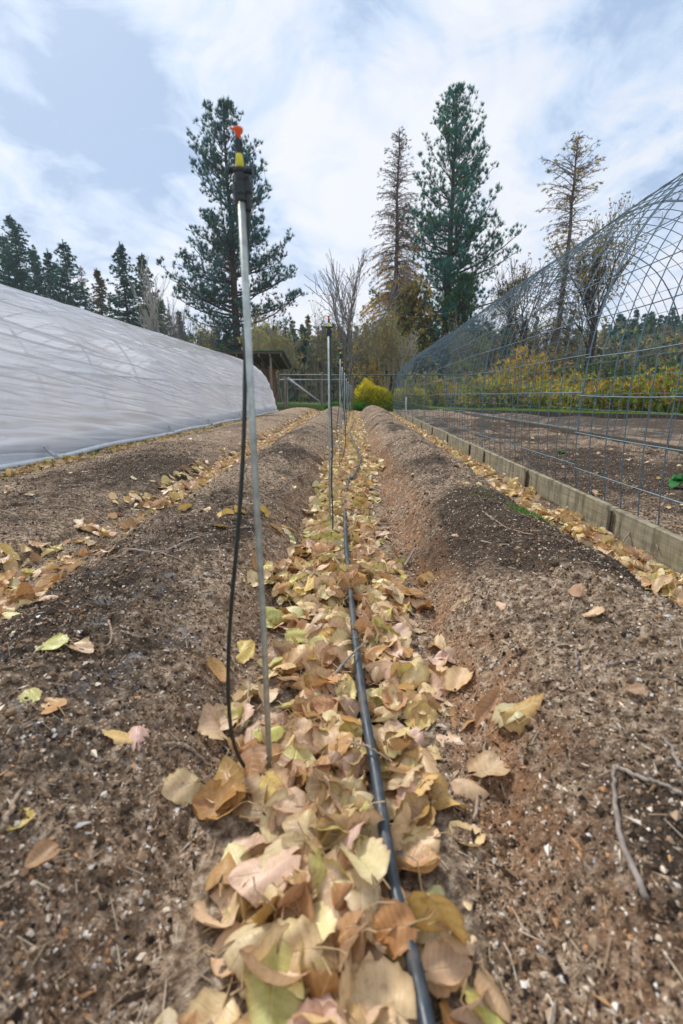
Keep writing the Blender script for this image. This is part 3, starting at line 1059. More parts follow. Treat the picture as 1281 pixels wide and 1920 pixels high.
base1 = (-0.152, 0.690, 0.0)
top1 = at(446, 238, 0.690)
r1 = empty('sprinkler_stake', base1)
tag(r1, 'nearest sprinkler stake, tall metal rod with orange rotor in front of the big pine', 'sprinkler stake', 'sprinkler stakes along the furrow')
tp = [at(461, 560, .705), at(460, 700, .71), at(456, 850, .70), at(446, 1000, .69), at(433, 1150, .68), at(428, 1270, .675), at(434, 1370, .675), at(455, 1432, .685), at(492, 1462, .69), at(512, 1475, .70)]
make_stake(r1, (top1[0] - base1[0], 0.0), top1[2], loc_of(tp, base1), 1)

base2 = (-0.122, 2.22, 0.0)
top2 = at(616.5, 592, 2.22)
r2 = empty('sprinkler_stake', base2)
tag(r2, 'second sprinkler stake from the camera, thin rod with straight black tube beside it', 'sprinkler stake', 'sprinkler stakes along the furrow')
tp = [at(620, 720, 2.20), at(623, 830, 2.18), at(622, 900, 2.16), at(624, 960, 2.14), at(626, 1020, 2.08), at(640, 1035, 2.05)]
make_stake(r2, (top2[0] - base2[0], 0.0), top2[2], loc_of(tp, base2), 2)

ordn = ['third', 'fourth', 'fifth', 'sixth', 'seventh', 'eighth', 'ninth', 'farthest']
specs = [(4.15, 638.5, 653, [(639, 730), (646, 780), (648, 830), (641, 862), (632, 872)]),
         (5.55, 642, 673, [(641, 735), (634, 775), (632, 815), (637, 838), (643, 842)]),
         (7.2, 646.5, 687, [(647, 740), (650, 780), (649, 800), (645, 812)]),
         (9.1, 650, 700, [(650, 742), (647, 775), (650, 795)]),
         (11.0, 653, 707, [(653, 742), (656, 770), (654, 787)]),
         (13.0, 655, 713, [(655, 740), (653, 765), (656, 780)]),
         (15.4, 658, 716, [(658, 740), (660, 765), (658, 775)]),
         (17.8, 660, 718, [(660, 740), (659, 760), (661, 771)])]
for k, (Y, pxt, pyt, tpx) in enumerate(specs):
    bx_, by_, _ = at(pxt - 1.5, pyt + 70, Y)
    base = (bx_, Y, 0.0)
    tpt = at(pxt, pyt, Y)
    r_ = empty('sprinkler_stake', base)
    tag(r_, '%s sprinkler stake from the camera in the line down the central furrow' % ordn[k], 'sprinkler stake', 'sprinkler stakes along the furrow')
    pts_ = [at(a, b_, Y - 0.05 - 0.02 * i) for i, (a, b_) in enumerate(tpx)]
    pts_ = [(a, b_, max(c_, 0.03)) for a, b_, c_ in pts_]
    make_stake(r_, (tpt[0] - bx_, 0.0), tpt[2], loc_of(pts_, base), 10 + k)

# ---------------------------------------------------------------- supply hose
hp = [(0.105, -0.25, 0.04), (0.100, 0.10, 0.042), on_z(788, 1860, .042), on_z(735, 1640, .042), on_z(706, 1460, .042), on_z(674, 1265, .042), on_z(655, 1085, .042), on_z(648, 1000, .042),
      (-0.055, 2.9, .045), (-0.03, 3.6, .045), on_z(662, 895, .05), on_z(676, 862, .055), on_z(668, 838, .055), on_z(657, 815, .05), (-0.06, 9.2, .045), (-0.01, 12, .045), (-0.05, 15, .045), (-0.03, 19.5, .04)]
hs = spline(np.array(hp), 340)
g = G()
tube(g, hs, 0.0096, 14)
hose = g.build('supply_hose', M['hose'], smooth=True)
tag(hose, 'thick black irrigation hose running down the leafy central furrow', 'hose')

# ---------------------------------------------------------------- fallen leaves
PAL = {
    'tan': (0.74, 0.55, 0.34), 'pale yellow': (0.84, 0.74, 0.44), 'greenish yellow': (0.60, 0.58, 0.19), 'orange brown': (0.50, 0.26, 0.10),
    'pinkish brown': (0.72, 0.51, 0.38), 'golden yellow': (0.74, 0.52, 0.17), 'dull brown': (0.34, 0.20, 0.11), 'pale green': (0.58, 0.60, 0.32)}
KEYS = list(PAL)


def leaf_grid(nt_, ns_):
    t = np.linspace(0, 1, nt_)[:, None]
    s = np.linspace(-1, 1, ns_)[None, :]
    ii = np.arange(nt_ * ns_).reshape(nt_, ns_)
    q = np.stack([ii[:-1, :-1], ii[:-1, 1:], ii[1:, 1:], ii[1:, :-1]], -1).reshape(-1, 4)
    return t, s, q


def leaf_shape(size, rn, lod):
    """a round-ovate cottonwood leaf with a scalloped rim, curl and folds; base at the origin"""
    nt_, ns_ = ((17, 11), (8, 5), (4, 3))[lod]
    t, s, q = leaf_grid(nt_, ns_)
    wd = rn.uniform(0.78, 1.05)
    w_ = 0.50 * wd * np.sin(math.pi * np.clip(t, 0.001, 1) ** 0.72) ** 0.72 + 0.02 * (1 - t)
    if lod == 0:
        w_ = w_ * (1 + 0.075 * np.sin(t * 36 + rn.uniform(0, 6)) + 0.06 * np.sin(t * 15 + rn.uniform(0, 6)) + 0.10 * rn.uniform(-1, 1) * s * np.sin(t * 7))
    x = s * w_
    y = t - 0.16 * np.abs(s) ** 1.5 * (1 - t) ** 1.5 + 0.0 * s
    mode = rn.random()
    if mode < 0.22:      # nearly flat, slightly cupped
        a, b, f_ = rn.uniform(-0.3, 0.5), rn.uniform(-0.3, 0.4), rn.uniform(0, 0.12)
        form = 'flat'
    elif mode < 0.62:    # cupped or rolled
        a, b, f_ = rn.choice((-1, 1)) * rn.uniform(0.6, 1.25), rn.uniform(-0.6, 0.6), rn.uniform(0, 0.25)
        form = 'cupped'
    else:                # folded along the rib or curled hard
        a, b, f_ = rn.uniform(0.2, 1.0), rn.uniform(0.4, 1.1) * rn.choice((-1, 1)), rn.uniform(0.35, 0.75)
        form = 'curled'
    z = a * x ** 2 + b * (y - 0.45) ** 2 + f_ * np.abs(x)
    z = z + 0.05 * rn.uniform(0.3, 1.3) * np.sin(y * 9 + rn.uniform(0, 6)) * np.abs(s) ** 2 + 0.04 * np.sin(x * 14 + y * 6 + rn.uniform(0, 6))
    z = z + rn.uniform(-0.35, 0.35) * x * (y - 0.4)
    z = np.clip(z * 0.8, -0.36, 0.42)
    z = z - z.mean()
    sh = 1 - 0.25 * np.abs(a) * np.abs(x)
    v = np.stack([x * sh, y - 0.5, z], -1).reshape(-1, 3) * size
    uv = np.stack([s + 0 * t, t + 0 * s], -1).reshape(-1, 2)
    return v, q, uv, form


def petiole(size, v, nt_, ns_, rn):
    b0 = v.reshape(nt_, ns_, 3)[0, ns_ // 2]
    L = size * rn.uniform(0.3, 0.75)
    an = rn.uniform(-0.5, 0.5)
    P = [b0 + np.array([math.sin(an * f_) * L * f_, -L * f_, 0.01 * math.sin(f_ * 3) * (1 if rn.random() < .5 else -1)]) for f_ in (0, .35, .7, 1)]
    return np.array(P)


def rot(v, yaw, tx, ty):
    cx_, sx_ = math.cos(tx), math.sin(tx)
    cy_, sy_ = math.cos(ty), math.sin(ty)
    cz_, sz_ = math.cos(yaw), math.sin(yaw)
    Rx = np.array([[1, 0, 0], [0, cx_, -sx_], [0, sx_, cx_]])
    Ry = np.array([[cy_, 0, sy_], [0, 1, 0], [-sy_, 0, cy_]])
    Rz = np.array([[cz_, -sz_, 0], [sz_, cz_, 0], [0, 0, 1]])
    return v @ (Rx.T @ Ry.T @ Rz.T)


HM_R = 0.012
HX0, HX1, HY0, HY1 = -3.7, 3.6, -0.2, 21.0
hx = np.arange(HX0, HX1, HM_R)
hy = np.arange(HY0, HY1, HM_R)
HXX, HYY = np.meshgrid(hx, hy)
HM = height(HXX, HYY, False) - 0.004
HM = np.maximum(HM, -0.01)
GRD = HM.copy()
# the hose is part of the relief
for p in hs:
    i, j = int((p[1] - HY0) / HM_R), int((p[0] - HX0) / HM_R)

leaves = []


def region_points():
    out = []
    # centre furrow
    def furrow(n, y0, y1, cfun, wfun, pw=1.0, tagname='', kp=None):
        y = y0 + (y1 - y0) * rng.random(n) ** pw
        x = cfun(y) + wfun(y) * np.clip(rng.normal(0, 0.55, n), -1.35, 1.35)
        for a, b in zip(x, y):
            out.append((a, b, tagname, kp))
    yel = [.32, .15, .10, .15, .16, .05, .06, .01]
    furrow(1000, 0.12, 1.6, lambda y: -0.015 + 0 * y, lambda y: 0.155 + 0.05 * sstep(.5, .9, y) + 0.02 * np.sin(y * 9), 1.0, 'c', yel)
    furrow(9000, 1.4, 20.0, lambda y: -0.04 - 0.03 * np.sin(y * 0.9), lambda y: 0.19 + 0.035 * np.sin(y * 1.7), 1.25, 'c', [.30, .18, .14, .13, .14, .06, .05, .0])
    furrow(4200, 0.9, 19.5, lambda y: -1.21 - 0.012 * y, lambda y: 0.19 + 0.04 * np.sin(y * 1.9) + .02 * np.sin(y * 5.3), 1.4, 'l', [.32, .11, .05, .21, .14, .08, .08, .01])
    furrow(3000, 0.6, 18.8, lambda y: 1.115 + 0.014 * y, lambda y: 0.12 + 0 * y, 1.5, 'r', [.28, .20, .05, .20, .08, .15, .04, .0])
    furrow(6000, 1.5, 18.5, lambda y: -3.0 + 0.0 * y, lambda y: 0.22 - 0.006 * y, 1.3, 'g', [.26, .22, .12, .13, .07, .16, .03, .01])
    # strays on the beds and inside the tunnel
    for (x0, x1, n, y1, nm) in ((-0.98, -0.3, 34, 12, 'bl'), (0.3, 0.95, 26, 12, 'br'), (-2.6, -1.4, 70, 14, 'bo'), (1.45, 3.3, 190, 14, 't')):
        for _ in range(n):
            out.append((rng.uniform(x0, x1), 0.6 + (y1 - .6) * rng.random() ** 1.4, nm, [.30, .12, .03, .12, .33, .04, .06, 0]))
    return out


pts_all = region_points()
rn = random.Random(5)
rn.shuffle(pts_all)
# placed by eye where the photo shows single leaves (x, y, region, colour, size, yaw, form tilt)
hero = []
for (px, py, z, ck, sz, yaw) in ((1185, 1010, .16, 'pinkish brown', .05, 1.2), (845, 1143, .15, 'pinkish brown', .065, 1.4), (940, 1100, .18, 'tan', .035, .3), (1105, 1182, .16, 'pinkish brown', .04, 1.0),
                                 (940, 1330, .14, 'pinkish brown', .082, -1.2), (985, 1285, .15, 'golden yellow', .07, -1.5), (955, 1275, .15, 'pale green', .06, .2), (855, 890, .16, 'pinkish brown', .05, 1),
                                 (255, 1330, .14, 'pinkish brown', .06, .3), (215, 1352, .13, 'golden yellow', .055, 1.6), (325, 1395, .13, 'tan', .06, 2.4), (100, 1335, .13, 'orange brown', .045, 1.0),
                                 (20, 1500, .16, 'golden yellow', .035, 2.8), (60, 1540, .16, 'dull brown', .035, 2.4), (860, 1098, .14, 'tan', .045, 1.5), (1180, 1320, .15, 'dull brown', .03, .5),
                                 (350, 970, .13, 'golden yellow', .075, .2), (385, 980, .13, 'tan', .06, 1.2), (420, 985, .13, 'golden yellow', .075, 2.2), (450, 975, .13, 'golden yellow', .07, 2.9),
                                 (495, 968, .12, 'golden yellow', .07, .6), (515, 980, .12, 'tan', .06, 1.2), (415, 1003, .13, 'golden yellow', .06, .4), (230, 1015, .05, 'tan', .06, 1), (765, 1085, .08, 'orange brown', .09, 2.0), (745, 1080, .06, 'orange brown', .08, .9),
                                 (430, 1440, .05, 'orange brown', .09, .5), (400, 1480, .05, 'orange brown', .08, 1.5), (1274, 1788, .16, 'golden yellow', .03, .3)):
    x, y, _ = on_z(px, py, z)
    hero.append((x, y, 'h', ck, sz, yaw))


def hs_x(y):
    return float(np.interp(y, hs[:, 1], hs[:, 0])) - 0.03


def place(x, y, nm, ck, size, yaw, hi=False):
    if nm in 'clrg' and nm != 'bl':
        keep = True
    d = math.hypot(x, y)
    lod = 0 if d < 2.6 else (1 if d < 7 else 2)
    v, q, uv, form = leaf_shape(size, rn, lod)
    i0, i1 = int((y - size * .33 - HY0) / HM_R), int((y + size * .33 - HY0) / HM_R) + 1
    j0, j1 = int((x - size * .33 - HX0) / HM_R), int((x + size * .33 - HX0) / HM_R) + 1
    i0, j0 = max(i0, 1), max(j0, 1)
    if i1 >= HM.shape[0] - 1 or j1 >= HM.shape[1] - 1 or i0 >= i1 or j0 >= j1:
        return
    patch = HM[i0:i1, j0:j1]
    zc = float(patch.mean() * 0.6 + patch.max() * 0.4)
    gl = float(GRD[i0:i1, j0:j1].mean())
    if zc > gl + 0.055 and nm != 'h':
        zc = gl + 0.055 + 0.01 * rn.random()
    # slope of the pile
    sy_ = (patch[-1].mean() - patch[0].mean()) / (patch.shape[0] * HM_R)
    sx_ = (patch[:, -1].mean() - patch[:, 0].mean()) / (patch.shape[1] * HM_R)
    tl = 0.28 if rn.random() < 0.75 else 0.75
    if nm in ('bl', 'br', 'bo', 't', 'h'):
        tl = 0.18
    if nm == 'h' and hi:
        tl = 0.6
    v = v.copy()
    P = petiole(size, v, *(((17, 11), (8, 5), (4, 3))[lod]), rn)
    flip = rn.random() < 0.4
    if flip:
        v[:, 2] *= -1
    a1, a2 = rn.gauss(0, tl), rn.gauss(0, tl)
    v, P = rot(v, yaw, a1, a2), rot(P, yaw, a1, a2)
    v[:, 2] += sx_ * 0.7 * v[:, 0] + sy_ * 0.7 * v[:, 1]
    P[:, 2] += sx_ * 0.7 * P[:, 0] + sy_ * 0.7 * P[:, 1]
    low = np.percentile(v[:, 2], 22)
    base = np.array([x, y, zc + 0.003 - low * 0.75])
    hidden_by = zc
    HM[i0:i1, j0:j1] = np.maximum(patch, zc + 0.0035) * 0.6 + (zc + 0.005) * 0.4
    c = np.array(PAL[ck]) * (0.80 + 0.4 * rn.random())
    c = c * np.array([1, 1 + rn.uniform(-.07, .07), 1 + rn.uniform(-.15, .15)])
    # tint drifts from base to tip and towards one edge
    c2 = np.array(PAL[rn.choice(KEYS[:6])])
    k_ = np.clip(np.abs(uv[:, :1]) * 0.35 + (uv[:, 1:] - 0.5) * rn.uniform(-.5, .5), 0, 0.4)
    cc = c[None] * (1 - k_) + c2[None] * k_
    depth = float(np.dot(base - np.array([0, 0, CAM_H]), FW))
    rel = base - np.array([0, 0, CAM_H])
    if depth > 0.05:
        px, py = 640.5 + F * np.dot(rel, RT) / depth, 960 - F * np.dot(rel, UP) / depth
    else:
        px = py = -999
    leaves.append(dict(v=v, q=q, uv=uv, P=P, base=base, c=cc, ck=ck, form=form, size=size, nm=nm, px=px, py=py, depth=depth, cell=((i0 + i1) // 2, (j0 + j1) // 2), top=zc, lod=lod))


def clear_of_hose(x, y, size):
    d = np.hypot(hs[:, 0] - x, hs[:, 1] - y).min()
    if y > 2.4:
        return d > 0.02 or rn.random() < 0.55
    # the pipe slips under the leaves for a hand's width in two places
    for yg in (1.17, 1.50):
        if abs(y - yg) < 0.05:
            return True
    return d > size * 0.40


for (x, y, nm, kp) in pts_all:
    size = rn.triangular(0.036, 0.084, 0.060) * (1.1 if nm == 'c' and y < 0.7 else 1.0)
    if nm in ('bl', 'br', 'bo', 't'):
        size = rn.uniform(0.035, 0.065)
    if nm == 'c' and not clear_of_hose(x, y, size):
        continue
    if nm == 'r' and x > board_x(y) - 0.035:
        x = float(board_x(y)) - 0.035 - 0.03 * rn.random()
    if nm == 'g' and x < GX + 0.10:
        continue
    # gaps and patchiness
    if nm in ('c', 'l', 'g', 'r') and y > 1.0 and vnoise(x * 6 + 50, y * 4) < (-0.28 if nm == 'c' else -0.12) and rn.random() < 0.8:
        continue
    if nm == 'g' and vnoise(x * 3, y * 1.2) < -0.2 and rn.random() < 0.6:
        continue
    ck = KEYS[int(np.searchsorted(np.cumsum(kp), rn.random() * 0.999))]
    if nm == 'c' and 1.9 < y < 3.4 and x < hs_x(y) and rn.random() < .5:
        ck = rn.choice(['greenish yellow', 'pale yellow', 'pale green'])
    place(x, y, nm, ck, size, rn.uniform(0, 6.28))
for i, (x, y, nm, ck, sz, yaw) in enumerate(hero):
    place(x, y, nm, ck, sz, yaw, hi=(16 <= i <= 22))

# choose the 300 that show largest, the rest is litter
for L in leaves:
    vis = 0 < L['px'] < 1281 and 0 < L['py'] < 1950 and L['depth'] > 0.05
    on_top = HM[L['cell']] < L['top'] + 0.016
    L['score'] = (L['size'] / L['depth'] * (1.0 if on_top else 0.15)) if vis else 0
order = sorted(range(len(leaves)), key=lambda i: -leaves[i]['score'])
single = set(order[:300])


def leaf_geo(g, L, world):
    o = L['base'] if world else np.zeros(3)
    g.add(L['v'] + o, quads=L['q'], col=L['c'], uv=L['uv'])
    if L['lod'] < 2:
        P = L['P'] + o
        n = g.n
        tube(g, P, [0.0014, 0.0010, 0.0009, 0.0012], 4, col=np.array([0.50, 0.30, 0.12]), cap=False)


gl_ = G()
for i, L in enumerate(leaves):
    if i not in single:
        leaf_geo(gl_, L, True)
tag(gl_.build('leaf_litter', M['leaf'], smooth=True, attrs=True, uvs=True), 'drifts of dry cottonwood leaves filling the furrows', 'leaf litter', kind='stuff')


def where(L):
    x, y = L['base'][0], L['base'][1]
    nm = L['nm']
    xr = L['px']
    if x < -0.34:
        if nm in ('l',):
            return 'in the left furrow', 'leaves in the left furrow'
        return ('on the left soil bed, near the bottom' if y < 0.9 else 'on the left soil bed, beside the fallen twig' if y < 3 else 'on the left soil bed farther back'), 'stray leaves on the left bed'
    if x > 0.95:
        return 'along the edging boards at the right', 'leaves along the boards'
    if x > 0.33:
        return ('on the right soil bed, near the bottom' if y < 1.1 else 'on the right soil bed, farther back'), 'stray leaves on the right bed'
    hx_ = float(np.interp(y, hs[:, 1], hs[:, 0]))
    dd = x - hx_
    side = ('hard against the left side of the hose' if -0.05 < dd <= 0 else 'hard against the right side of the hose' if 0 < dd < 0.05 else
            'well left of the hose' if dd < -0.16 else 'left of the hose' if dd < 0 else 'well right of the hose' if dd > 0.14 else 'right of the hose')
    band = ('at the bottom edge of the photo' if L['py'] > 1780 else 'low in the photo, between its bottom edge and the foot of the nearest stake' if L['py'] > 1620 else 'just below the foot of the nearest stake' if L['py'] > 1500 else
            'level with the foot of the nearest stake' if L['py'] > 1400 else 'just above the foot of the nearest stake' if L['py'] > 1280 else 'beyond the nearest stake' if L['py'] > 1130 else 'between the nearest and second stakes')
    return side + ' ' + band, 'leaves in the central furrow'


for i in order[:300]:
    L = leaves[i]
    g = G()
    leaf_geo(g, L, False)
    o = g.build('fallen_leaf', M['leaf'], smooth=True, attrs=True, uvs=True, loc=tuple(L['base']))
    wr, grp = where(L)
    sz = 'small ' if L['size'] < 0.058 else 'large ' if L['size'] > 0.076 else ''
    lb = (sz + L['ck'] + ' ' + L['form'] + ' leaf ' + wr).split()
    tag(o, ' '.join(lb[:16]) if len(lb) > 16 else ' '.join(lb), 'leaf', grp)

# ---------------------------------------------------------------- twigs and plant bits
def twig(name, pts_px, z, r, mat, label, kink=0.004):
    P = []
    for (px, py, *dz) in pts_px:
        x, y, _ = on_z(px, py, z)
        h = float(height(x, y))
        x, y, _ = on_z(px, py, h + 0.006)
        P.append((x, y, float(height(x, y)) + 0.005 + (dz[0] if dz else 0)))
    P = spline(np.array(P), 26)
    P = P + rng.normal(0, kink * 0.35, P.shape) * np.array([1, 1, 0.5])
    rr = np.linspace(r, r * 0.55, len(P)) * (1 + 0.25 * rng.random(len(P)))
    base = P[0].copy()
    g = G()
    tube(g, P - base, rr, 7)
    o = g.build(name, mat, smooth=True, loc=tuple(base))
    tag(o, label, 'twig')
    return o


twig('fallen_twig', [(1198, 1742), (1180, 1660), (1158, 1560), (1150, 1480), (1150, 1437)], .14, .0042, M['twiggrey'], 'thick grey twig standing out on the right bed near the bottom corner')
twig('fallen_twig', [(1152, 1437), (1200, 1450), (1245, 1468), (1281, 1482)], .14, .003, M['twiggrey'], 'thin grey twig leaving the top of the thick twig towards the right edge')
twig('fallen_twig', [(890, 1532), (903, 1450), (913, 1352)], .12, .0028, M['twig'], 'tan leaf stalk hanging below the pinkish leaf right of the furrow')
twig('fallen_twig', [(245, 1035), (300, 1018), (360, 1002), (420, 990), (470, 985)], .12, .0042, M['twiggrey'], 'long grey twig with yellow leaves on the left bed')
twig('fallen_twig', [(300, 1030), (335, 1040), (355, 1050)], .12, .002, M['twig'], 'short brown side twig under the leafy twig on the left bed')
twig('fallen_twig', [(310, 1416), (350, 1424), (395, 1434)], .12, .004, M['twig'], 'brown stick lying left of the foot of the nearest stake')
twig('fallen_twig', [(385, 1345), (405, 1370), (432, 1406)], .12, .003, M['twiggrey'], 'grey twig leaning towards the bend of the nearest drop tube')
twig('fallen_twig', [(455, 1380, .02), (462, 1340, .02), (472, 1295, .03)], .07, .0032, M['twig'], 'straight tan stalk just left of the nearest stake rod')
twig('fallen_twig', [(625, 1305, .05), (655, 1275, .06), (688, 1243, .06)], .06, .0035, M['twiggrey'], 'forked grey twig crossing the hose')
twig('fallen_twig', [(650, 1432, .05), (690, 1450, .06), (735, 1472, .05)], .06, .0022, M['twig'], 'thin brown stem lying across the hose level with the nearest stake foot')
twig('fallen_twig', [(760, 1065, .01), (772, 1046, .02), (778, 1035, .02)], .10, .005, M['twiggrey'], 'stubby grey stick on the flank of the right bed')
twig('fallen_twig', [(905, 1000), (945, 1008), (1000, 1015)], .17, .0035, M['twiggrey'], 'long thin twig along the crest of the right bed')
twig('fallen_twig', [(905, 955), (950, 980), (1000, 1003)], .17, .0028, M['twig'], 'brown twig above the grass tuft on the right bed')
twig('fallen_twig', [(1080, 1220), (1085, 1238), (1080, 1262)], .15, .0026, M['twiggrey'], 'short pale curved twig near the middle of the right bed')
twig('fallen_twig', [(1281, 1430), (1262, 1395), (1250, 1350)], .14, .0028, M['twiggrey'], 'pale curved twig cut by the right edge of the photo')
twig('fallen_twig', [(205, 1165), (210, 1190), (203, 1215)], .13, .0028, M['twig'], 'small curved straw upright on the dark patch of the left bed')
twig('fallen_twig', [(225, 1172), (255, 1180), (280, 1210)], .13, .002, M['twig'], 'thin curved straw beside the dark patch of the left bed')
twig('fallen_twig', [(0, 1545), (20, 1510), (42, 1465)], .12, .004, M['twig'], 'yellowish stalk at the left edge of the photo')
twig('fallen_twig', [(40, 955), (150, 975), (240, 985)], .10, .003, M['twig'], 'long straw lying on the leftmost bed')
twig('fallen_twig', [(1160, 1025, .0), (1200, 1017, .03), (1240, 1005, .05)], .1, .0035, M['twiggrey'], 'bare twig resting over the nearest edging board')
twig('fallen_twig', [(1120, 1215), (1150, 1200), (1200, 1203)], .1, .0028, M['twiggrey'], 'thin twig on the slope below the boards')
twig('fallen_twig', [(520, 905), (560, 895), (600, 890)], .12, .003, M['twig'], 'thin twig on the left bed beyond the nearest stake')
# loose straw and root bits too many to count
g = G()
n = 2600
y = 0.3 + 7 * rng.random(n) ** 1.6
x = np.clip(rng.uniform(-1, 1, n) * (0.4 + y * 0.8), -2.6, 3.2)
a = rng.uniform(0, 6.28, n)
l = rng.uniform(0.008, 0.035, n)
x2, y2 = x + np.cos(a) * l, y + np.sin(a) * l
bad = np.abs((x - board_x(y))) < 0.06
p0 = np.column_stack([x, y, height(x, y) + 0.003])[~bad]
p1 = np.column_stack([x2, y2, height(x2, y2) + 0.004 + 0.004 * rng.random(n)])[~bad]
pal = np.array([[.42, .32, .22], [.16, .10, .06], [.55, .47, .36]])
sticks(g, p0, p1, 0.0010, 0.0006, 4, col=pal[rng.choice(3, len(p0))])
tag(g.build('straw_bits', M['crumb'], attrs=True), 'short bits of straw and root strewn over the soil', 'straw', kind='stuff')


def grass_patch(name, n, fx, fy, hgt, wid, cols, label, kind='stuff', zfun=None):
    x, y = fx(n), fy(n)
    if 'beyond the mesh tunnel' in label:
        y = 19.9 - (x - 4) * 1.2 + 2.2 * rng.random(n)
    z = height(x, y)
    a = rng.uniform(0, 6.28, n)
    H_ = hgt * rng.uniform(0.5, 1.2, n)
    ln = H_ * rng.uniform(0.1, 0.6, n)
    p = np.column_stack([x, y, z])
    side = np.column_stack([-np.sin(a), np.cos(a), 0 * a]) * wid
    b_ = rng.uniform(0, 6.28, n)
    mid = p + np.column_stack([np.cos(b_) * ln * .35, np.sin(b_) * ln * .35, H_ * .6])
    tip = p + np.column_stack([np.cos(b_) * ln, np.sin(b_) * ln, H_])
    v = np.stack([p - side, p + side, mid + side * .7, mid - side * .7, tip], 1).reshape(-1, 3)
    o5 = np.arange(n)[:, None] * 5
    q = np.array([[0, 1, 2, 3]]) + o5
    t_ = np.array([[3, 2, 4]]) + o5
    c = np.array(cols)[rng.choice(len(cols), n)] * rng.uniform(.7, 1.25, (n, 1))
    g = G()
    g.add(v, quads=q, tris=t_, col=np.repeat(c, 5, 0))
    o = g.build(name, M['grass'], attrs=True)
    tag(o, label, 'grass', kind=kind)
    return o


gx0, gy0, _ = on_z(1000, 990, .10)
grass_patch('grass_tuft', 900, lambda n: gx0 + rng.normal(0, .055, n), lambda n: gy0 + rng.normal(0, .06, n), .022, .0012, [(.07, .22, .03), (.12, .30, .05), (.2, .3, .08)], 'small bright green grass tuft on the flank of the right bed', None)
gx1, gy1, _ = on_z(900, 955, .15)
grass_patch('grass_tuft', 160, lambda n: gx1 + rng.normal(0, .05, n), lambda n: gy1 + rng.normal(0, .04, n), .016, .001, [(.10, .20, .05), (.2, .25, .1)], 'faint sparse grass on the crest of the right bed')
grass_patch('grass', 30000, lambda n: rng.uniform(-6, 9, n), lambda n: 20.4 + 5 * rng.random(n) ** 1.3, .13, .006, [(.06, .17, .02), (.11, .24, .03), (.20, .26, .05)], 'strip of green grass in front of the far fence')
grass_patch('grass', 26000, lambda n: 3.5 + 11 * rng.random(n), lambda n: 0 * rng.random(n), .17, .008, [(.10, .28, .02), (.20, .38, .03), (.32, .38, .06)], 'strip of green grass beyond the mesh tunnel')
grass_patch('grass', 5000, lambda n: -3.06 + rng.normal(0, .10, n), lambda n: 3 + 17 * rng.random(n), .045, .003, [(.07, .16, .03), (.14, .22, .05), (.25, .27, .08)], 'thin weedy grass along the greenhouse foot')
grass_patch('grass', 1600, lambda n: 1.16 + .015 * 6 + rng.normal(0, .06, n), lambda n: 4 + 14 * rng.random(n), .03, .002, [(.08, .15, .03), (.2, .24, .07)], 'thin grass along the path by the boards')


# broad-leaved vegetable at the right edge inside the tunnel
def veg(x, y, n, L, cols, label):
    z = float(height(x, y))
    root = empty('leafy_vegetable', (x, y, z))
    tag(root, label, 'plant')
    for i in range(n):
        a = i * 2.4 + rn.uniform(-.3, .3)
        el = rn.uniform(0.5, 1.2)
        g = G()
        t, s, q = leaf_grid(11, 7)
        l_ = L * rn.uniform(.7, 1.1)
        w_ = 0.24 * l_ * np.sin(math.pi * np.clip((t - .2) / .8, 0.0, 1) ** .8) ** .7 * (1 + .12 * np.sin(t * 30)) + .006
        rad = t * l_ * math.cos(el) * (1 - .15 * t)
        zz_ = t * l_ * math.sin(el) - 0.55 * l_ * t ** 2.4
        xx_ = s * w_
        up_ = np.abs(s) ** 1.4 * w_ * .35 + .012 * np.sin(t * 22 + s * 3) * np.abs(s)
        v = np.stack([rad * math.cos(a) - xx_ * math.sin(a), rad * math.sin(a) + xx_ * math.cos(a), zz_ + up_ + 0 * s], -1)
        c = np.array(cols[i % len(cols)]) * rn.uniform(.8, 1.2)
        g.add(v.reshape(-1, 3), quads=q, col=c)
        g.build('leaf', M['grass'], root, smooth=True, attrs=True)


vx, vy, _ = on_z(1290, 912, .12)
veg(vx + .06, vy, 9, .27, [(.03, .16, .05), (.05, .23, .06), (.10, .30, .10)], 'dark green leafy vegetable inside the tunnel at the right edge')
sx_, sy_, _ = on_z(1050, 850, .12)
veg(sx_, sy_, 5, .07, [(.08, .2, .04)], 'tiny green seedling in the tunnel bed')
sx_, sy_, _ = on_z(175, 838, .05)
veg(-3.1, 5.95, 5, .10, [(.20, .33, .04)], 'small yellow green weed against the greenhouse edge')


# ---------------------------------------------------------------- far end: fence, shed, asparagus
FY = 22.6
fn = empty('garden_fence', (0, FY, 0))
tag(fn, 'far garden fence of wire mesh on wood posts under a dark rail', 'fence')
fx0, fx1 = -3.6, 5.6
g = G()
tube(g, [(fx0, 0, 1.62), (0, 0, 1.60), (4, 0, 1.61), (fx1, 0, 1.60)], 0.030, 8)
g.build('top_rail', M['railsteel'], fn, smooth=True)
g = G()
tube(g, [(fx0, 0.03, 1.40), (-0.4, 0.03, 1.40)], 0.022, 8)
g.build('middle_rail', M['bracesteel'], fn, smooth=True)
for x in (-3.35, -1.58, -0.1, 1.6, 3.4, 5.3):
    g = G()
    box(g, x - 0.055, x + 0.055, 0.04, 0.14, -0.1, 1.66 if x != -1.58 else 1.74, bev=0.01)
    g.build('post', M['fencewood'], fn)
g = G()
tube(g, [(-3.2, -0.04, 1.48), (-1.65, -0.04, 0.35)], 0.045, 8)
g.build('diagonal_brace', M['bracesteel'], fn, smooth=True)
g = G()
xx_ = np.arange(fx0, fx1, 0.15)
z_ = np.arange(0.08, 1.55, 0.15)
sticks(g, np.column_stack([xx_, 0 * xx_ - .0, 0 * xx_ + 0.02]), np.column_stack([xx_, 0 * xx_, 0 * xx_ + 1.58]), 0.003, 0.003, 4)
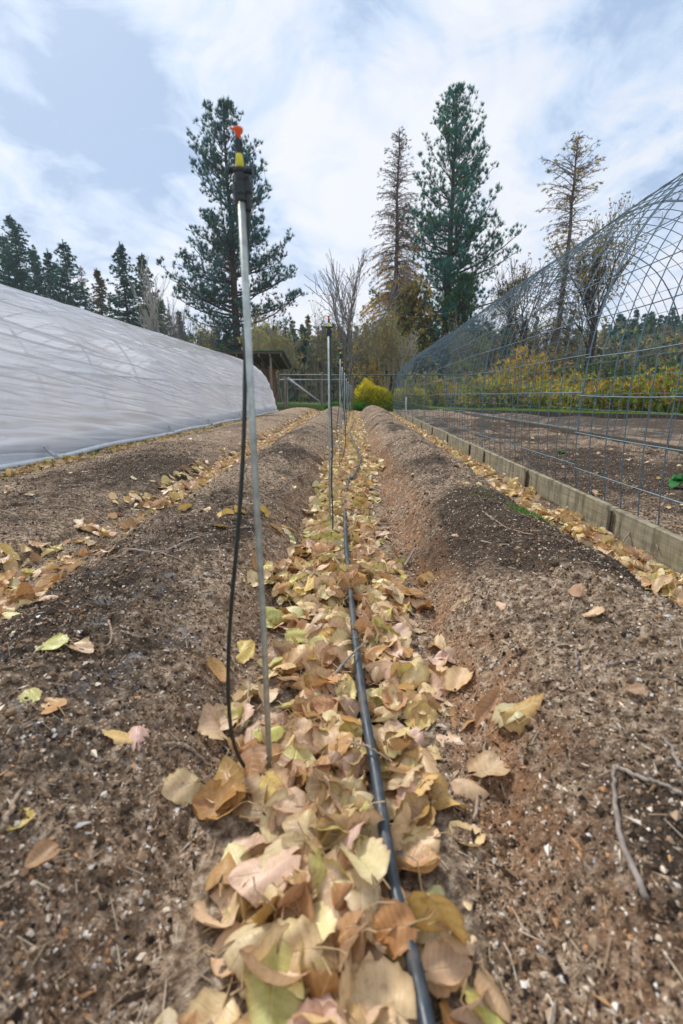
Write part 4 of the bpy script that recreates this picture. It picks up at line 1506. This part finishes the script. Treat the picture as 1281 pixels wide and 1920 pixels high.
sticks(g, np.column_stack([0 * z_ + fx0, 0 * z_ + .004, z_]), np.column_stack([0 * z_ + fx1, 0 * z_ + .004, z_]), 0.003, 0.003, 4)
g.build('wire_netting', M['galv'], fn)
g = G()
box(g, -3.7, -1.5, 0, 0.06, -0.02, 0.16, bev=0.006)
tag(g.build('low_board', M['darkboard'], loc=(0, 20.7, 0)), 'low dark board at the far end of the left beds', 'board')

sh = empty('open_shed', (-6.0, 24.2, 0))
tag(sh, 'small open wooden shed with a sloping roof behind the greenhouse', 'shed')
g = G()
# roof slab sloping down away from the viewer, edges 2.65 m and 2.1 m high
v = [(-2.6, 0, 2.72), (2.35, 0, 2.72), (2.35, 3.2, 2.14), (-2.6, 3.2, 2.14)]
v = v + [(a, b, c + 0.10) for a, b, c in v]
g.add(v, quads=[(0, 3, 2, 1), (4, 5, 6, 7), (0, 1, 5, 4), (1, 2, 6, 5), (2, 3, 7, 6), (3, 0, 4, 7)])
roof = g.build('roof', M['darkboard'], sh)
g = G()
v = [(-2.65, -.05, 2.835), (2.4, -.05, 2.835), (2.4, 3.25, 2.24), (-2.65, 3.25, 2.24)]
v = v + [(a, b, c + 0.03) for a, b, c in v]
g.add(v, quads=[(0, 3, 2, 1), (4, 5, 6, 7), (0, 1, 5, 4), (1, 2, 6, 5), (2, 3, 7, 6), (3, 0, 4, 7)])
g.build('roof_covering', M['roofing'], roof)
for x in np.linspace(-2.3, 2.25, 9):
    g = G()
    v = [(x - .03, .05, 2.60), (x + .03, .05, 2.60), (x + .03, 3.15, 2.03), (x - .03, 3.15, 2.03)]
    v = v + [(a, b, c + 0.105) for a, b, c in v]
    g.add(v, quads=[(0, 3, 2, 1), (4, 5, 6, 7), (0, 1, 5, 4), (1, 2, 6, 5), (2, 3, 7, 6), (3, 0, 4, 7)])
    g.build('rafter', M['fencewood'], roof)
g = G()
box(g, -2.2, 1.55, 2.4, 2.46, 0, 2.05)
g.build('back_wall', M['shedwood'], sh)
g = G()
box(g, 1.5, 1.56, 0.6, 2.38, 0, 2.1)
g.build('side_wall', M['shedwood'], sh)
for x in (-2.2, 1.62):
    g = G()
    box(g, x, x + 0.1, 0.3, 0.4, 0, 2.58)
    g.build('post', M['fencewood'], sh)


def bush(name, cx_, cy_, rx, ry, h, n, cols, label, cat='bush', wid=.012, L=.16, nb=8, stems=True, base=0.0, grp=None):
    o = empty(name, (cx_, cy_, 0))
    tag(o, label, cat, grp)
    u = unit(rng.normal(0, 1, (n, 3)))
    rad = rng.random((n, 1)) ** 0.45
    p = u * rad * np.array([rx, ry, h * .55])
    p[:, 2] = np.abs(p[:, 2]) * 1.55 + 0.05 + base
    lump = 1 + 0.35 * vnoise(p[:, 0] * 3 + cx_, p[:, 2] * 3 + cy_)
    p = p * lump[:, None]
    p = p[p[:, 2] < h * 1.05 + base]
    g = G()
    d = unit(p * np.array([.5, .5, .6]) + np.array([0, 0, .5]))
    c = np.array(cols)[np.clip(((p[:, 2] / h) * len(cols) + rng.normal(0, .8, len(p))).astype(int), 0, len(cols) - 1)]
    blades(g, p, d, L, wid, nb, .55, c, .3)
    g.build('foliage', M['foliage'], o, attrs=True)
    if stems:
        g = G()
        m = 40
        q = p[rng.choice(len(p), m)]
        b_ = q * np.array([.25, .25, 0])
        sticks(g, b_, q, .008, .003, 4)
        g.build('stems', M['barktan'], o)
    return o


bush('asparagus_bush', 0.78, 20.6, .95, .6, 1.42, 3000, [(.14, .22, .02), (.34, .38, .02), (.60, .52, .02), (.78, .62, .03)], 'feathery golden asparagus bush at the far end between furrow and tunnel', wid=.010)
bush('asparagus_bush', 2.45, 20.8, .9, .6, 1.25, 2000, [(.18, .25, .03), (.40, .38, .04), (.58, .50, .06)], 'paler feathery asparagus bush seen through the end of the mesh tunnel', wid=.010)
bush('green_clump', -0.9, 20.9, .5, .3, .35, 400, [(.05, .18, .02), (.10, .28, .03)], 'low green clump in front of the far fence post', wid=.02)
bush('green_clump', 0.35, 20.1, .45, .25, .28, 400, [(.05, .18, .02), (.10, .28, .03)], 'low green clump at the foot of the golden asparagus bush', wid=.02)

# short white marker and wood stake inside the tunnel
for (px, py, Y, h_, r_, mt, lb) in ((761, 768, 14.5, .52, .022, 'rockplastic', 'short white marker stake in the far part of the tunnel bed'),
                                    (852, 770, 17.5, 1.15, .018, 'bracesteel', 'tall pale steel post beyond the tunnel mesh')):
    x, y, z = at(px, py, Y)
    g = G()
    tube(g, [(0, 0, -.1), (0, 0, h_ - .02), (0.004, 0, h_)], [r_, r_, r_ * .6], 8)
    o = g.build('marker_post', M[mt], loc=(x, y, float(height(x, y))), smooth=True)
    tag(o, lb, 'post')


# tall weeds beyond the tunnel
def weeds():
    g = G()
    n = 2700
    x = rng.uniform(3.6, 17, n)
    y = 21.9 - (x - 4) * 1.2 + rng.gamma(1.3, 1.3, n)
    # denser wall of growth next to the grass strip, also across the far end on the right
    m = 900
    x = np.concatenate([x, rng.uniform(2.8, 12, m)])
    y = np.concatenate([y, 23.4 + 4 * rng.random(m)])
    n = len(x)
    z0 = height(x, y)
    H_ = rng.uniform(.35, 1.05, n) * (0.85 + 0.025 * y) * (1 + 1.0 * vnoise(x * .5, y * .5)) * np.where(rng.random(n) < .07, 1.45, 1)
    lean = rng.normal(0, .12, (n, 2)) * H_[:, None]
    p0 = np.column_stack([x, y, z0])
    p1 = p0 + np.column_stack([lean, H_])
    pal = np.array([[.20, .17, .05], [.14, .18, .04], [.30, .22, .10], [.20, .12, .06]])
    ck = rng.choice(4, n, p=[.35, .35, .2, .1])
    sticks(g, p0, p1, 0.010, 0.005, 3, col=pal[ck])
    lp = np.array([[.42, .42, .05], [.20, .32, .04], [.58, .44, .08], [.42, .19, .08], [.10, .22, .04]])
    for f_ in (.3, .45, .6, .72, .84, .94, 1.0):
        p = p0 + (p1 - p0) * f_ + rng.normal(0, .07, (n, 3))
        li = rng.choice(5, n, p=[.32, .28, .14, .10, .16]) if f_ < .9 else rng.choice(5, n, p=[.30, .12, .26, .26, .06])
        blades(g, p, np.tile([0, 0, .6], (n, 1)), .17, .035, 6, .8, lp[li], .3)
    tag(g.build('tall_weeds', M['foliage'], attrs=True), 'band of tall yellow green weeds beyond the mesh tunnel', 'weeds', kind='stuff')


weeds()


# ---------------------------------------------------------------- trees
def trunk_pts(H, bend=0.1):
    k = np.linspace(0, 1, 14)
    return np.column_stack([bend * np.sin(k * 3.1) + 0.04 * rng.normal(0, 1, 14) * k, bend * .6 * np.sin(k * 4.4 + 1), k * H])


def conifer(name, loc, H, zb, rmax, label, bark, cols, style='pine', r0=0.3, dens=1.0, fol=1.0, grp=None, one=False, whorl=None, holes=None, gold=None, prof=None):
    """trunk with limbs and twigs, and a crown of needle tufts"""
    T = trunk_pts(H, 0.12 if style != 'spruce' else 0.05)
    gt, gc = G(), G()
    kk = T[:, 2] / H
    tube(gt, T, r0 * (1 - kk) ** 0.9 + 0.025, 9)

    def tx(z):
        return np.column_stack([np.interp(z, T[:, 2], T[:, 0]), np.interp(z, T[:, 2], T[:, 1]), z])
    sp_ = whorl or {'pine': .50, 'spruce': .34, 'larch': .30}[style]
    z = np.arange(zb, H * 0.985, sp_ / dens)
    nper = {'pine': 5, 'spruce': 7, 'larch': 6}[style]
    zs = np.repeat(z, nper) + rng.uniform(-.2, .2, len(z) * nper)
    zs = np.clip(zs, zb, H * .99)
    m = len(zs)
    az = rng.uniform(0, 6.283, m)
    k = (zs - zb) / (H - zb)
    if prof is not None:
        Rk = np.interp(k, prof[0], prof[1]) * rmax
    else:
        Rk = {'pine': np.interp(k, [0, .12, .35, .6, .82, .94, 1], [.75, 1.0, 1.0, .78, .48, .24, .05]),
              'spruce': np.interp(k, [0, .06, 1], [.85, 1.0, .03]),
              'larch': np.interp(k, [0, .15, .5, .8, 1], [.9, 1.0, .75, .38, .04])}[style] * rmax
    Rk = Rk * (rng.uniform(.72, 1.12, m) if style == 'pine' else rng.uniform(.62, 1.12, m)) * (1 + 0.15 * np.sin(az * 2 + k * 9))
    keep = np.ones(m, bool)
    if style == 'pine':
        keep = rng.random(m) > 0.12
        gapn = vnoise(az * 1.2 + 7, zs * .55)
        keep &= gapn > -0.36
    zs, az, k, Rk = zs[keep], az[keep], k[keep], Rk[keep]
    m = len(zs)
    o0 = tx(zs)
    rad = np.column_stack([np.cos(az), np.sin(az)])
    S = np.linspace(0, 1, 6)
    if style == 'pine':
        rise = np.interp(k, [0, .3, .7, 1], [-.10, .10, .50, 1.3]) + rng.normal(0, .10, m)
        room = np.maximum(H - zs - .25, .15)
        rise = np.minimum(rise, (room - .30 * Rk) / np.maximum(Rk, .2))
        up_ = lambda s: rise * s + 0.30 * s ** 2.4
    elif style == 'spruce':
        rise = np.interp(k, [0, .5, 1], [-.40, -.12, .5])
        up_ = lambda s: rise * s + 0.16 * s ** 3
    else:
        rise = np.interp(k, [0, .5, 1], [.05, .22, .9])
        up_ = lambda s: rise * s - np.interp(k, [0, .6, 1], [.62, .45, .05]) * s ** 2.0
    pts_ = []
    wob = rng.normal(0, .05, (6, m, 2)).cumsum(0)
    for i, s in enumerate(S):
        xy = o0[:, :2] + rad * (Rk * s)[:, None] + wob[i] * (Rk * s * .35)[:, None]
        pts_.append(np.column_stack([xy, o0[:, 2] + up_(s) * Rk]))
    rb = np.clip(0.014 * Rk + 0.012, .012, .085) * (1.15 if style == 'pine' else .8)
    for i in range(5):
        sticks(gt, pts_[i], pts_[i + 1], rb * (1 - S[i] * .8), rb * (1 - S[i + 1] * .8), 4)
    # secondary twigs
    PT = np.stack(pts_, 0)
    step = {'pine': .30, 'spruce': .30, 'larch': .28}[style] / fol
    ks, fs = [], []
    for i in range(m):
        cnt = max(2, int(Rk[i] / step * .9))
        f_ = np.linspace(.22 if style == 'pine' else .1, 1.0, cnt) + rng.uniform(-.03, .03, cnt)
        ks.append(np.full(cnt * 2, i))
        fs.append(np.repeat(np.clip(f_, 0, .999), 2))
    ks, fs = np.concatenate(ks), np.concatenate(fs)
    if style == 'pine':
        fs = np.clip(fs + rng.uniform(-.08, .08, len(fs)), .1, .999)
    a_ = fs * 5
    ia = a_.astype(int)
    fr = (a_ - ia)[:, None]
    pb = PT[ia, ks] * (1 - fr) + PT[ia + 1, ks] * fr
    dirb = unit(PT[ia + 1, ks] - PT[ia, ks])
    sd_ = np.column_stack([-np.sin(az[ks]), np.cos(az[ks]), 0 * ks]) * np.where(np.arange(len(ks)) % 2, 1, -1)[:, None]
    tl = Rk[ks] * (1.05 - fs) * .42 + .16
    tl = tl * rng.uniform(.6, 1.2, len(ks))
    if style == 'pine':
        tl = np.clip(tl, .25, 1.5)
        dt = unit(dirb * .6 + sd_ * rng.uniform(.0, .9, (len(ks), 1)) + np.array([0, 0, .30]) + rng.normal(0, .42, (len(ks), 3)))
    elif style == 'spruce':
        dt = unit(dirb * .8 + sd_ * .7 + np.array([0, 0, -.22]) + rng.normal(0, .15, (len(ks), 3)))
    else:
        dt = unit(dirb * .8 + sd_ * .6 + np.array([0, 0, -.35]) + rng.normal(0, .22, (len(ks), 3)))
    pe = pb + dt * tl[:, None]
    sticks(gt, pb, pe, .012 if style != 'pine' else .016, .006, 3)
    cols = np.array(cols, float)
    if style == 'pine':
        for f_, n_, pr_ in ((1.0, 14, .95), (.75, 13, .62), (.5, 12, .50), (.28, 11, .3)):
            sel = rng.random(len(pb)) < pr_
            q0 = (pb + (pe - pb) * min(f_, .98))[sel]
            nd = unit(dt[sel] * .35 + rng.normal(0, .45, (len(q0), 3)) + np.array([0, 0, .55]))
            p = q0 + nd * rng.uniform(.08, .34, (len(q0), 1))
            sticks(gt, q0, p, .008, .006, 3)
            d_ = unit(nd * .4 + np.array([0, 0, .8]))
            cl = cols[np.clip((rng.random(len(p)) * len(cols)).astype(int), 0, len(cols) - 1)]
            blades(gc, p - d_ * .05, d_, .31 * fol ** .5, .034, n_ + 5, .42, cl, .3)
    elif style == 'spruce':
        for f_ in (.15, .5, .85):
            p = pb + (pe - pb) * f_
            cl = cols[(rng.random(len(p)) * len(cols)).astype(int)]
            blades(gc, p, dt, .30, .085, 6, .42, cl, .3, droop=.15)
        # leader
        zt = np.linspace(H * .9, H, 12)
        blades(gc, tx(zt), np.tile([0, 0, 1.], (12, 1)), .3, .05, 7, .5, cols[0], .2)
    else:
        # short spurs give bare larch branches their bristly look
        for f_ in (.2, .45, .7, .95):
            p = pb + (pe - pb) * f_
            blades(gt, p, dt, .13, .020, 3, .8, (0.5, 0.5, 0.5), .2)
        if gold is not None:
            gz, gfrac = gold
            pz = pb[:, 2]
            sel = (rng.random(len(pb)) < gfrac(pz / H))
            for f_ in (.3, .8):
                p = (pb + (pe - pb) * f_)[sel]
                cl = cols[(rng.random(len(p)) * len(cols)).astype(int)]
                blades(gc, p, dt[sel] + np.array([0, 0, .2]), .20, .05, 7, .7, cl, .3)
    if one:
        g = G()
        for s_, mi in ((gt, 0), (gc, 1)):
            off = g.n
            for v_, c_, u_ in zip(s_.v, s_.c, s_.uv):
                g.v.append(v_); g.c.append(c_); g.uv.append(u_)
            for q_ in s_.q:
                g.q.append(q_ + off); g.qm.append(np.full(len(q_), mi))
            for q_ in s_.t:
                g.t.append(q_ + off); g.tm.append(np.full(len(q_), mi))
            g.n += s_.n
        o = g.build(name, [bark, M['foliage']], attrs=True, loc=loc)
        tag(o, label, 'tree', grp)
        return o
    root = empty(name, loc)
    tag(root, label, 'tree', grp)
    gt.build('trunk', bark, root)
    if gc.n:
        gc.build('crown', M['foliage'], root, attrs=True)
    return root


def bare_tree(name, loc, H, spread, label, bark, stems=1, r0=0.10, seed=0, leafcols=None, leafn=0, twigr=0.006, depth=5, up=.35, grp=None, fork=.28, one=False, cat='tree', thin=1.0, side_p=.75):
    rs = np.random.default_rng(seed)
    gt, gc = G(), G()
    segs = []
    tips = []
    cur = []
    for s in range(stems):
        a = rs.uniform(0, 6.28)
        tilt = 0.05 if stems == 1 else rs.uniform(.08, .30)
        d = unit(np.array([math.cos(a) * tilt * spread, math.sin(a) * tilt * spread, 1.0]))
        cur.append((np.array([math.cos(a), math.sin(a), 0]) * (0.12 if stems > 1 else 0), d, H * (fork if stems == 1 else .22) * rs.uniform(.8, 1.1), r0, 0))
    while cur:
        nxt = []
        for p, d, L, r, lv in cur:
            n = 3
            q = p
            dd = d
            for i in range(n):
                dd = unit(dd + rs.normal(0, .07 + .02 * lv, 3) + np.array([0, 0, .03]))
                q2 = q + dd * L / n
                segs.append((q, q2, r * (1 - .25 * i / n), r * (1 - .25 * (i + 1) / n)))
                if lv >= 1 and lv < depth and rs.random() < side_p:
                    sdv = unit(np.cross(dd, rs.normal(0, 1, 3)))
                    nd = unit(dd * .7 + sdv * spread * rs.uniform(.5, 1.0) + np.array([0, 0, up]))
                    nxt.append((q2, nd, L * rs.uniform(.45, .75), r * .5 * thin, lv + 1))
                q = q2
            if lv < depth:
                for j in range(2 if rs.random() < .8 else 3):
                    sdv = unit(np.cross(dd, rs.normal(0, 1, 3)))
                    nd = unit(dd + sdv * spread * rs.uniform(.25, .8) + np.array([0, 0, up * .6]))
                    nxt.append((q, nd, L * rs.uniform(.68, .95), r * .68 * thin, lv + 1))
            if lv >= depth - 1:
                tips.append((q, dd))
        cur = nxt if len(segs) < 16000 else []
    A = np.array([s[0] for s in segs])
    B = np.array([s[1] for s in segs])
    sc = H / max(B[:, 2].max(), .1)
    A, B = A * sc, B * sc
    r_a = np.maximum([s[2] for s in segs], twigr)
    r_b = np.maximum([s[3] for s in segs], twigr * .7)
    big = r_a > .03
    sticks(gt, A[big], B[big], r_a[big], r_b[big], 7)
    sticks(gt, A[~big], B[~big], r_a[~big], r_b[~big], 3)
    if leafcols is not None and leafn:
        P = np.array([t_[0] for t_ in tips]) * sc
        D = np.array([t_[1] for t_ in tips])
        ix = rs.choice(len(P), min(leafn, len(P) * 3))
        cl = np.array(leafcols)[rs.choice(len(leafcols), len(ix))]
        blades(gc, P[ix] + rs.normal(0, .15, (len(ix), 3)), D[ix], .14, .07, 4, .9, cl, .3)
    root = empty(name, loc)
    tag(root, label, cat, grp)
    gt.build('trunk', bark, root)
    if gc.n:
        gc.build('crown', M['foliage'], root, attrs=True)
    return root


def tree_spot(px, pytop, Y):
    x, y, z = at(px, pytop, Y)
    h = float(height(x, y, False))
    return (x, y, h), z - h


PINE = [(.04, .14, .15), (.055, .17, .17), (.03, .11, .12), (.08, .19, .10)]
PINE2 = [(.035, .19, .16), (.05, .22, .18), (.025, .15, .13), (.06, .22, .08)]
loc, H = tree_spot(441, 180, 38)
loc = (at(440, 600, 38)[0], 38, 0)
conifer('pine_tree', loc, H - .7, 4.0, 4.9, 'tall dark pine behind the nearest sprinkler stake', M['barkpine'], PINE, 'pine', r0=.36, dens=1.0, fol=1.0, prof=([0, .1, .2, .37, .61, .82, .93, 1], [.72, .90, .90, .80, .58, .31, .13, .03]))
loc, H = tree_spot(857, 142, 40)
loc = (at(833, 620, 40)[0], 40, 0)
conifer('pine_tree', loc, H - .9, 4.0, 5.5, 'tallest tree, dense teal pine to the right of the centre', M['barkpine'], PINE2, 'pine', r0=.38, dens=1.0, fol=1.05, prof=([0, .15, .3, .5, .63, .82, .93, 1], [.75, .90, .84, .66, .50, .28, .12, .03]))
loc, H = tree_spot(748, 240, 36)
loc = (at(737, 620, 36)[0], 36, 0)
conifer('larch_tree', loc, H, 2.2, 3.0, 'half bare larch with orange lower needles left of the tallest pine', M['barklarch'], [(.85, .50, .04), (.90, .62, .06), (.45, .42, .05)], 'larch', r0=.26, dens=1.25, gold=(0, lambda f: np.interp(f, [0, .35, .5, .7], [.95, .8, .2, .0])))
loc, H = tree_spot(1080, 255, 30)
loc = (at(1046, 600, 30)[0], 30, 0)
conifer('larch_tree', loc, H, 2.0, 2.6, 'thin larch with a few yellow needles above the mesh tunnel', M['barklarch'], [(.50, .42, .06), (.55, .38, .06), (.28, .30, .06)], 'larch', r0=.20, dens=.8, gold=(0, lambda f: np.interp(f, [0, .3, .6, 1], [.55, .30, .16, .10])), prof=([0, .2, .4, .6, .8, 1], [1.0, .9, .35, .55, .75, .05]))
loc, H = tree_spot(1120, 372, 29)
loc = (at(1100, 640, 29)[0], 29, 0)
bare_tree('cottonwood_tree', loc, H, .62, 'bare cottonwood with a forked dark trunk seen through the mesh', M['bark'], 1, .26, 27, [(.42, .31, .06), (.3, .24, .07)], 1500, .006, 6, .42, fork=.24, thin=.85, side_p=.5)
loc, H = tree_spot(1010, 470, 31)
bare_tree('cottonwood_tree', loc, H, .6, 'smaller bare tree with brown leaf scraps left of the thin larch', M['bark'], 1, .12, 22, [(.36, .25, .07), (.22, .18, .07)], 800, .008, 5, .3)
loc, H = tree_spot(648, 450, 31)
bare_tree('bare_maple_tree', loc, H, .62, 'pale leafless many stemmed tree behind the far stakes', M['barkgrey'], 3, .09, 23, None, 0, .006, 4, .35)
loc, H = tree_spot(775, 545, 33)
conifer('young_pine', loc, H, 1.2, 2.0, 'short dark conifer with yellowed needles under the half bare larch', M['bark'], [(.06, .11, .05), (.10, .13, .04), (.42, .30, .04)], 'pine', r0=.12, whorl=.4)
loc, H = tree_spot(862, 520, 37)
conifer('young_pine', loc, H, 1.0, 1.7, 'bushy green young pine at the right foot of the tallest pine', M['bark'], [(.05, .15, .04), (.08, .19, .05)], 'pine', r0=.12, whorl=.38)

# left skyline trees, one by one
SPR = [(.035, .14, .10), (.05, .17, .12), (.028, .11, .085)]
SPRG = [(.07, .17, .05), (.11, .19, .06), (.05, .13, .05)]
left = [(22, 405, 58, 'spruce', 4.2, SPR, 'big dark spruce at the left edge above the greenhouse', .9), (62, 466, 64, 'spruce', 2.2, SPR, 'narrow spruce tip just right of the left edge spruce', .1),
        (88, 468, 60, 'spruce', 2.0, SPR, 'spindly spruce between two darker spruces at the left', .1), (118, 452, 56, 'spruce', 3.3, SPR, 'dark ragged spruce third from the left above the greenhouse', .5),
        (150, 498, 64, 'larch', 1.8, [(.2, .13, .07)], 'brownish bare larch behind the ragged spruce', .1), (182, 505, 58, 'spruce', 1.7, [(.20, .17, .05), (.12, .15, .05), (.28, .2, .07)], 'slim golden green conifer left of the single dark spruce', .1),
        (224, 456, 52, 'spruce', 2.6, SPR, 'dark symmetrical spruce standing alone against the sky', .5), (265, 478, 54, 'spruce', 2.4, SPRG, 'green conifer behind the white birch', .4),
        (335, 582, 78, 'spruce', 1.6, SPR, 'small far spruce left of the big pine', .1), (300, 560, 60, 'spruce', 2.2, SPRG, 'low green conifer right of the white birch', .1),
        (5, 440, 62, 'spruce', 3.2, SPR, 'dark spruce half outside the left edge', .1)]
for (px, py, Y, st, rm, cl, lb, _) in left:
    loc, H = tree_spot(px, py, Y)
    conifer({'spruce': 'spruce_tree', 'larch': 'larch_tree'}[st], loc, H, 1.0, rm * (1.55 if st == 'spruce' else 1.3), lb, M['bark'], cl, st, r0=.2, dens=.8, gold=(0, lambda f: 0 * f + .3) if st == 'larch' else None)
loc, H = tree_spot(282, 476, 47)
bare_tree('birch_tree', loc, H, .28, 'slender leafless birch with white stems above the greenhouse', M['barklight'], 2, .13, 31, None, 0, .011, 4, .7)
for (px, py, Y, sd2, lb) in ((308, 530, 50, 32, 'bare grey sapling right of the white birch'), (322, 560, 48, 33, 'thin bare sapling nearest the big pine on its left')):
    loc, H = tree_spot(px, py, Y)
    bare_tree('bare_sapling', loc, H, .4, lb, M['barkgrey'], 2, .07, sd2, None, 0, .010, 4, .5)

# saplings and brush in front of the wood
sap = [(505, 590, 27, 'barktan', 5, 'tan many stemmed shrub beside the shed roof'), (530, 600, 29, 'barklight', 4, 'pale upright shrub right of the big pine trunk'), (480, 575, 30, 'barktan', 5, 'tan shrub rising behind the nearest stake'),
       (390, 600, 33, 'barkgrey', 4, 'grey bare shrub left of the big pine trunk'), (730, 565, 28, 'barktan', 5, 'yellowish bare shrub at the foot of the half bare larch'), (758, 600, 29, 'barklight', 4, 'pale bare shrub where the mesh tunnel ends'),
       (690, 570, 34, 'barkgrey', 3, 'grey bare shrub right of the pale leafless tree'), (610, 560, 36, 'barkgrey', 3, 'thin grey shrub left of the pale leafless tree'), (860, 560, 34, 'barktan', 5, 'tan shrub against the tallest pine trunk'),
       (930, 570, 33, 'barkgrey', 4, 'grey bare shrub seen through the middle of the mesh'), (890, 600, 30, 'barkgrey', 5, 'dense grey shrub behind the middle of the mesh')]
for i, (px, py, Y, bk, ns, lb) in enumerate(sap):
    loc, H = tree_spot(px, py, Y)
    bare_tree('bare_shrub', loc, H, .55, lb, M[bk], ns, .035, 50 + i, [(.30, .36, .08), (.42, .34, .09)], 320, .007, 4, .5, cat='shrub')
bushes = [(985, 640, 24, 1.9, [(.24, .24, .06), (.42, .32, .06), (.60, .40, .07)], 'orange tinged bush behind the mesh below the thin larch'),
          (1230, 665, 26, 2.4, [(.05, .13, .06), (.07, .17, .07)], 'dark green bush at the right behind the mesh'),
          (1130, 655, 27, 2.0, [(.07, .12, .05), (.14, .17, .05)], 'green bush right of the forked trunk'),
          (1050, 655, 28, 1.7, [(.13, .16, .05), (.3, .25, .07)], 'yellow green bush beneath the forked trunk'),
          (880, 655, 27, 1.8, [(.10, .13, .06), (.2, .2, .07)], 'olive bush behind the middle of the mesh'),
          (400, 640, 33, 2.4, [(.06, .11, .05), (.10, .16, .06)], 'green bush left of the big pine trunk above the film'),
          (350, 640, 37, 2.6, [(.10, .11, .06), (.08, .13, .06)], 'olive bush above the greenhouse left of the big pine'),
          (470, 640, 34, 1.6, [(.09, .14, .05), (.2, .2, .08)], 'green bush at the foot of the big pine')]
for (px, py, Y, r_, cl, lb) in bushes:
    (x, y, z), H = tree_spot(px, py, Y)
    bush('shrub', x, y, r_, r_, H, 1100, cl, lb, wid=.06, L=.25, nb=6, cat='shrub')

# the wood behind: eight kinds of tree copied along the edge
protos = []
kinds = [('spruce', SPR, 2.0, 'dark spruce'), ('spruce', SPRG, 1.9, 'green spruce'), ('spruce', [(.30, .23, .07), (.40, .29, .08), (.18, .18, .06)], 1.5, 'golden larch'),
         ('larch', [(.3, .2, .06)], 1.7, 'brown bare larch'), ('spruce', [(.05, .17, .13), (.07, .20, .15)], 1.7, 'blue green spruce'), ('larch', [(.2, .15, .1)], 1.5, 'grey bare larch')]
for i, (st, cl, rm, lb) in enumerate(kinds):
    o = conifer('forest_tree', (0, 0, 0), 12.0, .8, rm, lb, M['bark'] if i != 5 else M['barkgrey'], cl, st, r0=.14, dens=.62, fol=.62, one=True, gold=(0, lambda f: 0 * f + .25) if st == 'larch' else None)
    protos.append(o)
used = [False] * len(protos)
rf = random.Random(77)
spots = []
for row, (Y0, Y1, step, jit) in enumerate(((50, 62, 17, 8), (66, 84, 15, 8), (90, 120, 9, 7))):
    px = 330 if row else 470
    while px < 1330:
        if px < 560:
            top = rf.uniform(610, 650)
        elif px < 1000:
            top = rf.uniform(606, 655)
        else:
            top = rf.uniform(592, 640) if row else rf.uniform(625, 665)
        spots.append((px + rf.uniform(-jit, jit), top, rf.uniform(Y0, Y1), row))
        px += step * rf.uniform(.7, 1.3)
for (px, top, Y) in ((548, 600, 66), (577, 592, 70), (711, 596, 68), (1165, 588, 80), (1195, 580, 84), (1222, 584, 82), (1262, 576, 86), (1290, 570, 80), (1240, 590, 88), (985, 600, 75)):
    spots.append((px, top, Y, 3))
for px in range(1120, 1310, 8):
    spots.append((px + rf.uniform(-4, 4), rf.uniform(588, 622), rf.uniform(70, 95), 2))
for n_, (px, top, Y, row) in enumerate(spots):
    (x, y, z), H = tree_spot(px, top, Y)
    k = rf.choices(range(6), [.26, .22, .14, .15, .17, .06])[0]
    if row == 3:
        k = {548: 4, 577: 2, 711: 3}.get(px, 4)
    if used[k]:
        o = protos[k].copy()
        C.objects.link(o)
    else:
        o = protos[k]
        used[k] = True
    s = H / 12.0
    o.location = (x, y, z - 0.1)
    w_ = min(1.25, max(.75, s)) * rf.uniform(.85, 1.3)
    o.scale = (w_, w_, s)
    o.rotation_euler.z = rf.uniform(0, 6.28)
    zone = ('above the shed' if px < 560 else 'left of the pale bare tree' if px < 640 else 'behind the golden bush' if px < 735 else 'behind the far mesh end' if px < 850 else
            'behind the middle mesh' if px < 1000 else 'behind the forked trunk' if px < 1150 else 'on the right skyline')
    dist = ('at the front of the wood', 'in the middle of the wood', 'at the back of the wood', 'showing tall in the wood')[row]
    o['label'] = '%s %s %s' % (kinds[k][3], dist, zone)
    o['category'] = 'tree'
    o['group'] = 'trees of the wood behind the fence'
for k in range(len(protos)):
    if not used[k]:
        bpy.data.objects.remove(protos[k])

# brown understorey of the wood
g = G()
n = 16000
x = rng.uniform(-45, 75, n)
y = 42 + 60 * rng.random(n)
z0 = height(x, y, False)
hh = rng.random(n) ** 1.2 * (4.2 + 0.05 * y) * (0.75 + .5 * vnoise(x * .3, y * .2) + .25)
p = np.column_stack([x, y, z0 + hh])
pal = np.array([[.18, .14, .09], [.30, .24, .14], [.11, .18, .08], [.36, .31, .10], [.12, .20, .14]])
blades(g, p, np.tile([0, 0, 1.], (n, 1)), .75, .16, 6, .6, pal[rng.choice(5, n)], .35)
n2 = 2600
x = rng.uniform(-40, 60, n2); y = 40 + 35 * rng.random(n2)
z0 = height(x, y, False)
p0 = np.column_stack([x, y, z0])
h2 = rng.uniform(2.5, 6.5, n2)
p1 = p0 + np.column_stack([rng.normal(0, .35, n2), rng.normal(0, .3, n2), h2])
sp2 = np.array([[.20, .17, .14], [.32, .28, .22], [.10, .08, .07]])
sticks(g, p0, p1, .035, .012, 4, col=sp2[rng.choice(3, n2)])
tag(g.build('undergrowth', M['foliage'], attrs=True), 'brown and olive undergrowth and thin stems filling the wood', 'undergrowth', kind='stuff')
print('leaves', len(leaves), 'ground', nx * ny)

# ---------------------------------------------------------------- thin autumn haze
g = G()
box(g, -160, 160, -8, 175, -6, 34)
hm = bpy.data.materials.new('haze')
hm.use_nodes = True
t = hm.node_tree
t.nodes.clear()
pv = t.nodes.new('ShaderNodeVolumePrincipled')
pv.inputs['Color'].default_value = (0.80, 0.88, 1.0, 1)
pv.inputs['Density'].default_value = 0.0007
pv.inputs['Anisotropy'].default_value = 0.2
mo = t.nodes.new('ShaderNodeOutputMaterial')
t.links.new(pv.outputs[0], mo.inputs['Volume'])
tag(g.build('haze', hm), 'thin pale haze in the air over the garden and wood', 'haze', kind='stuff')
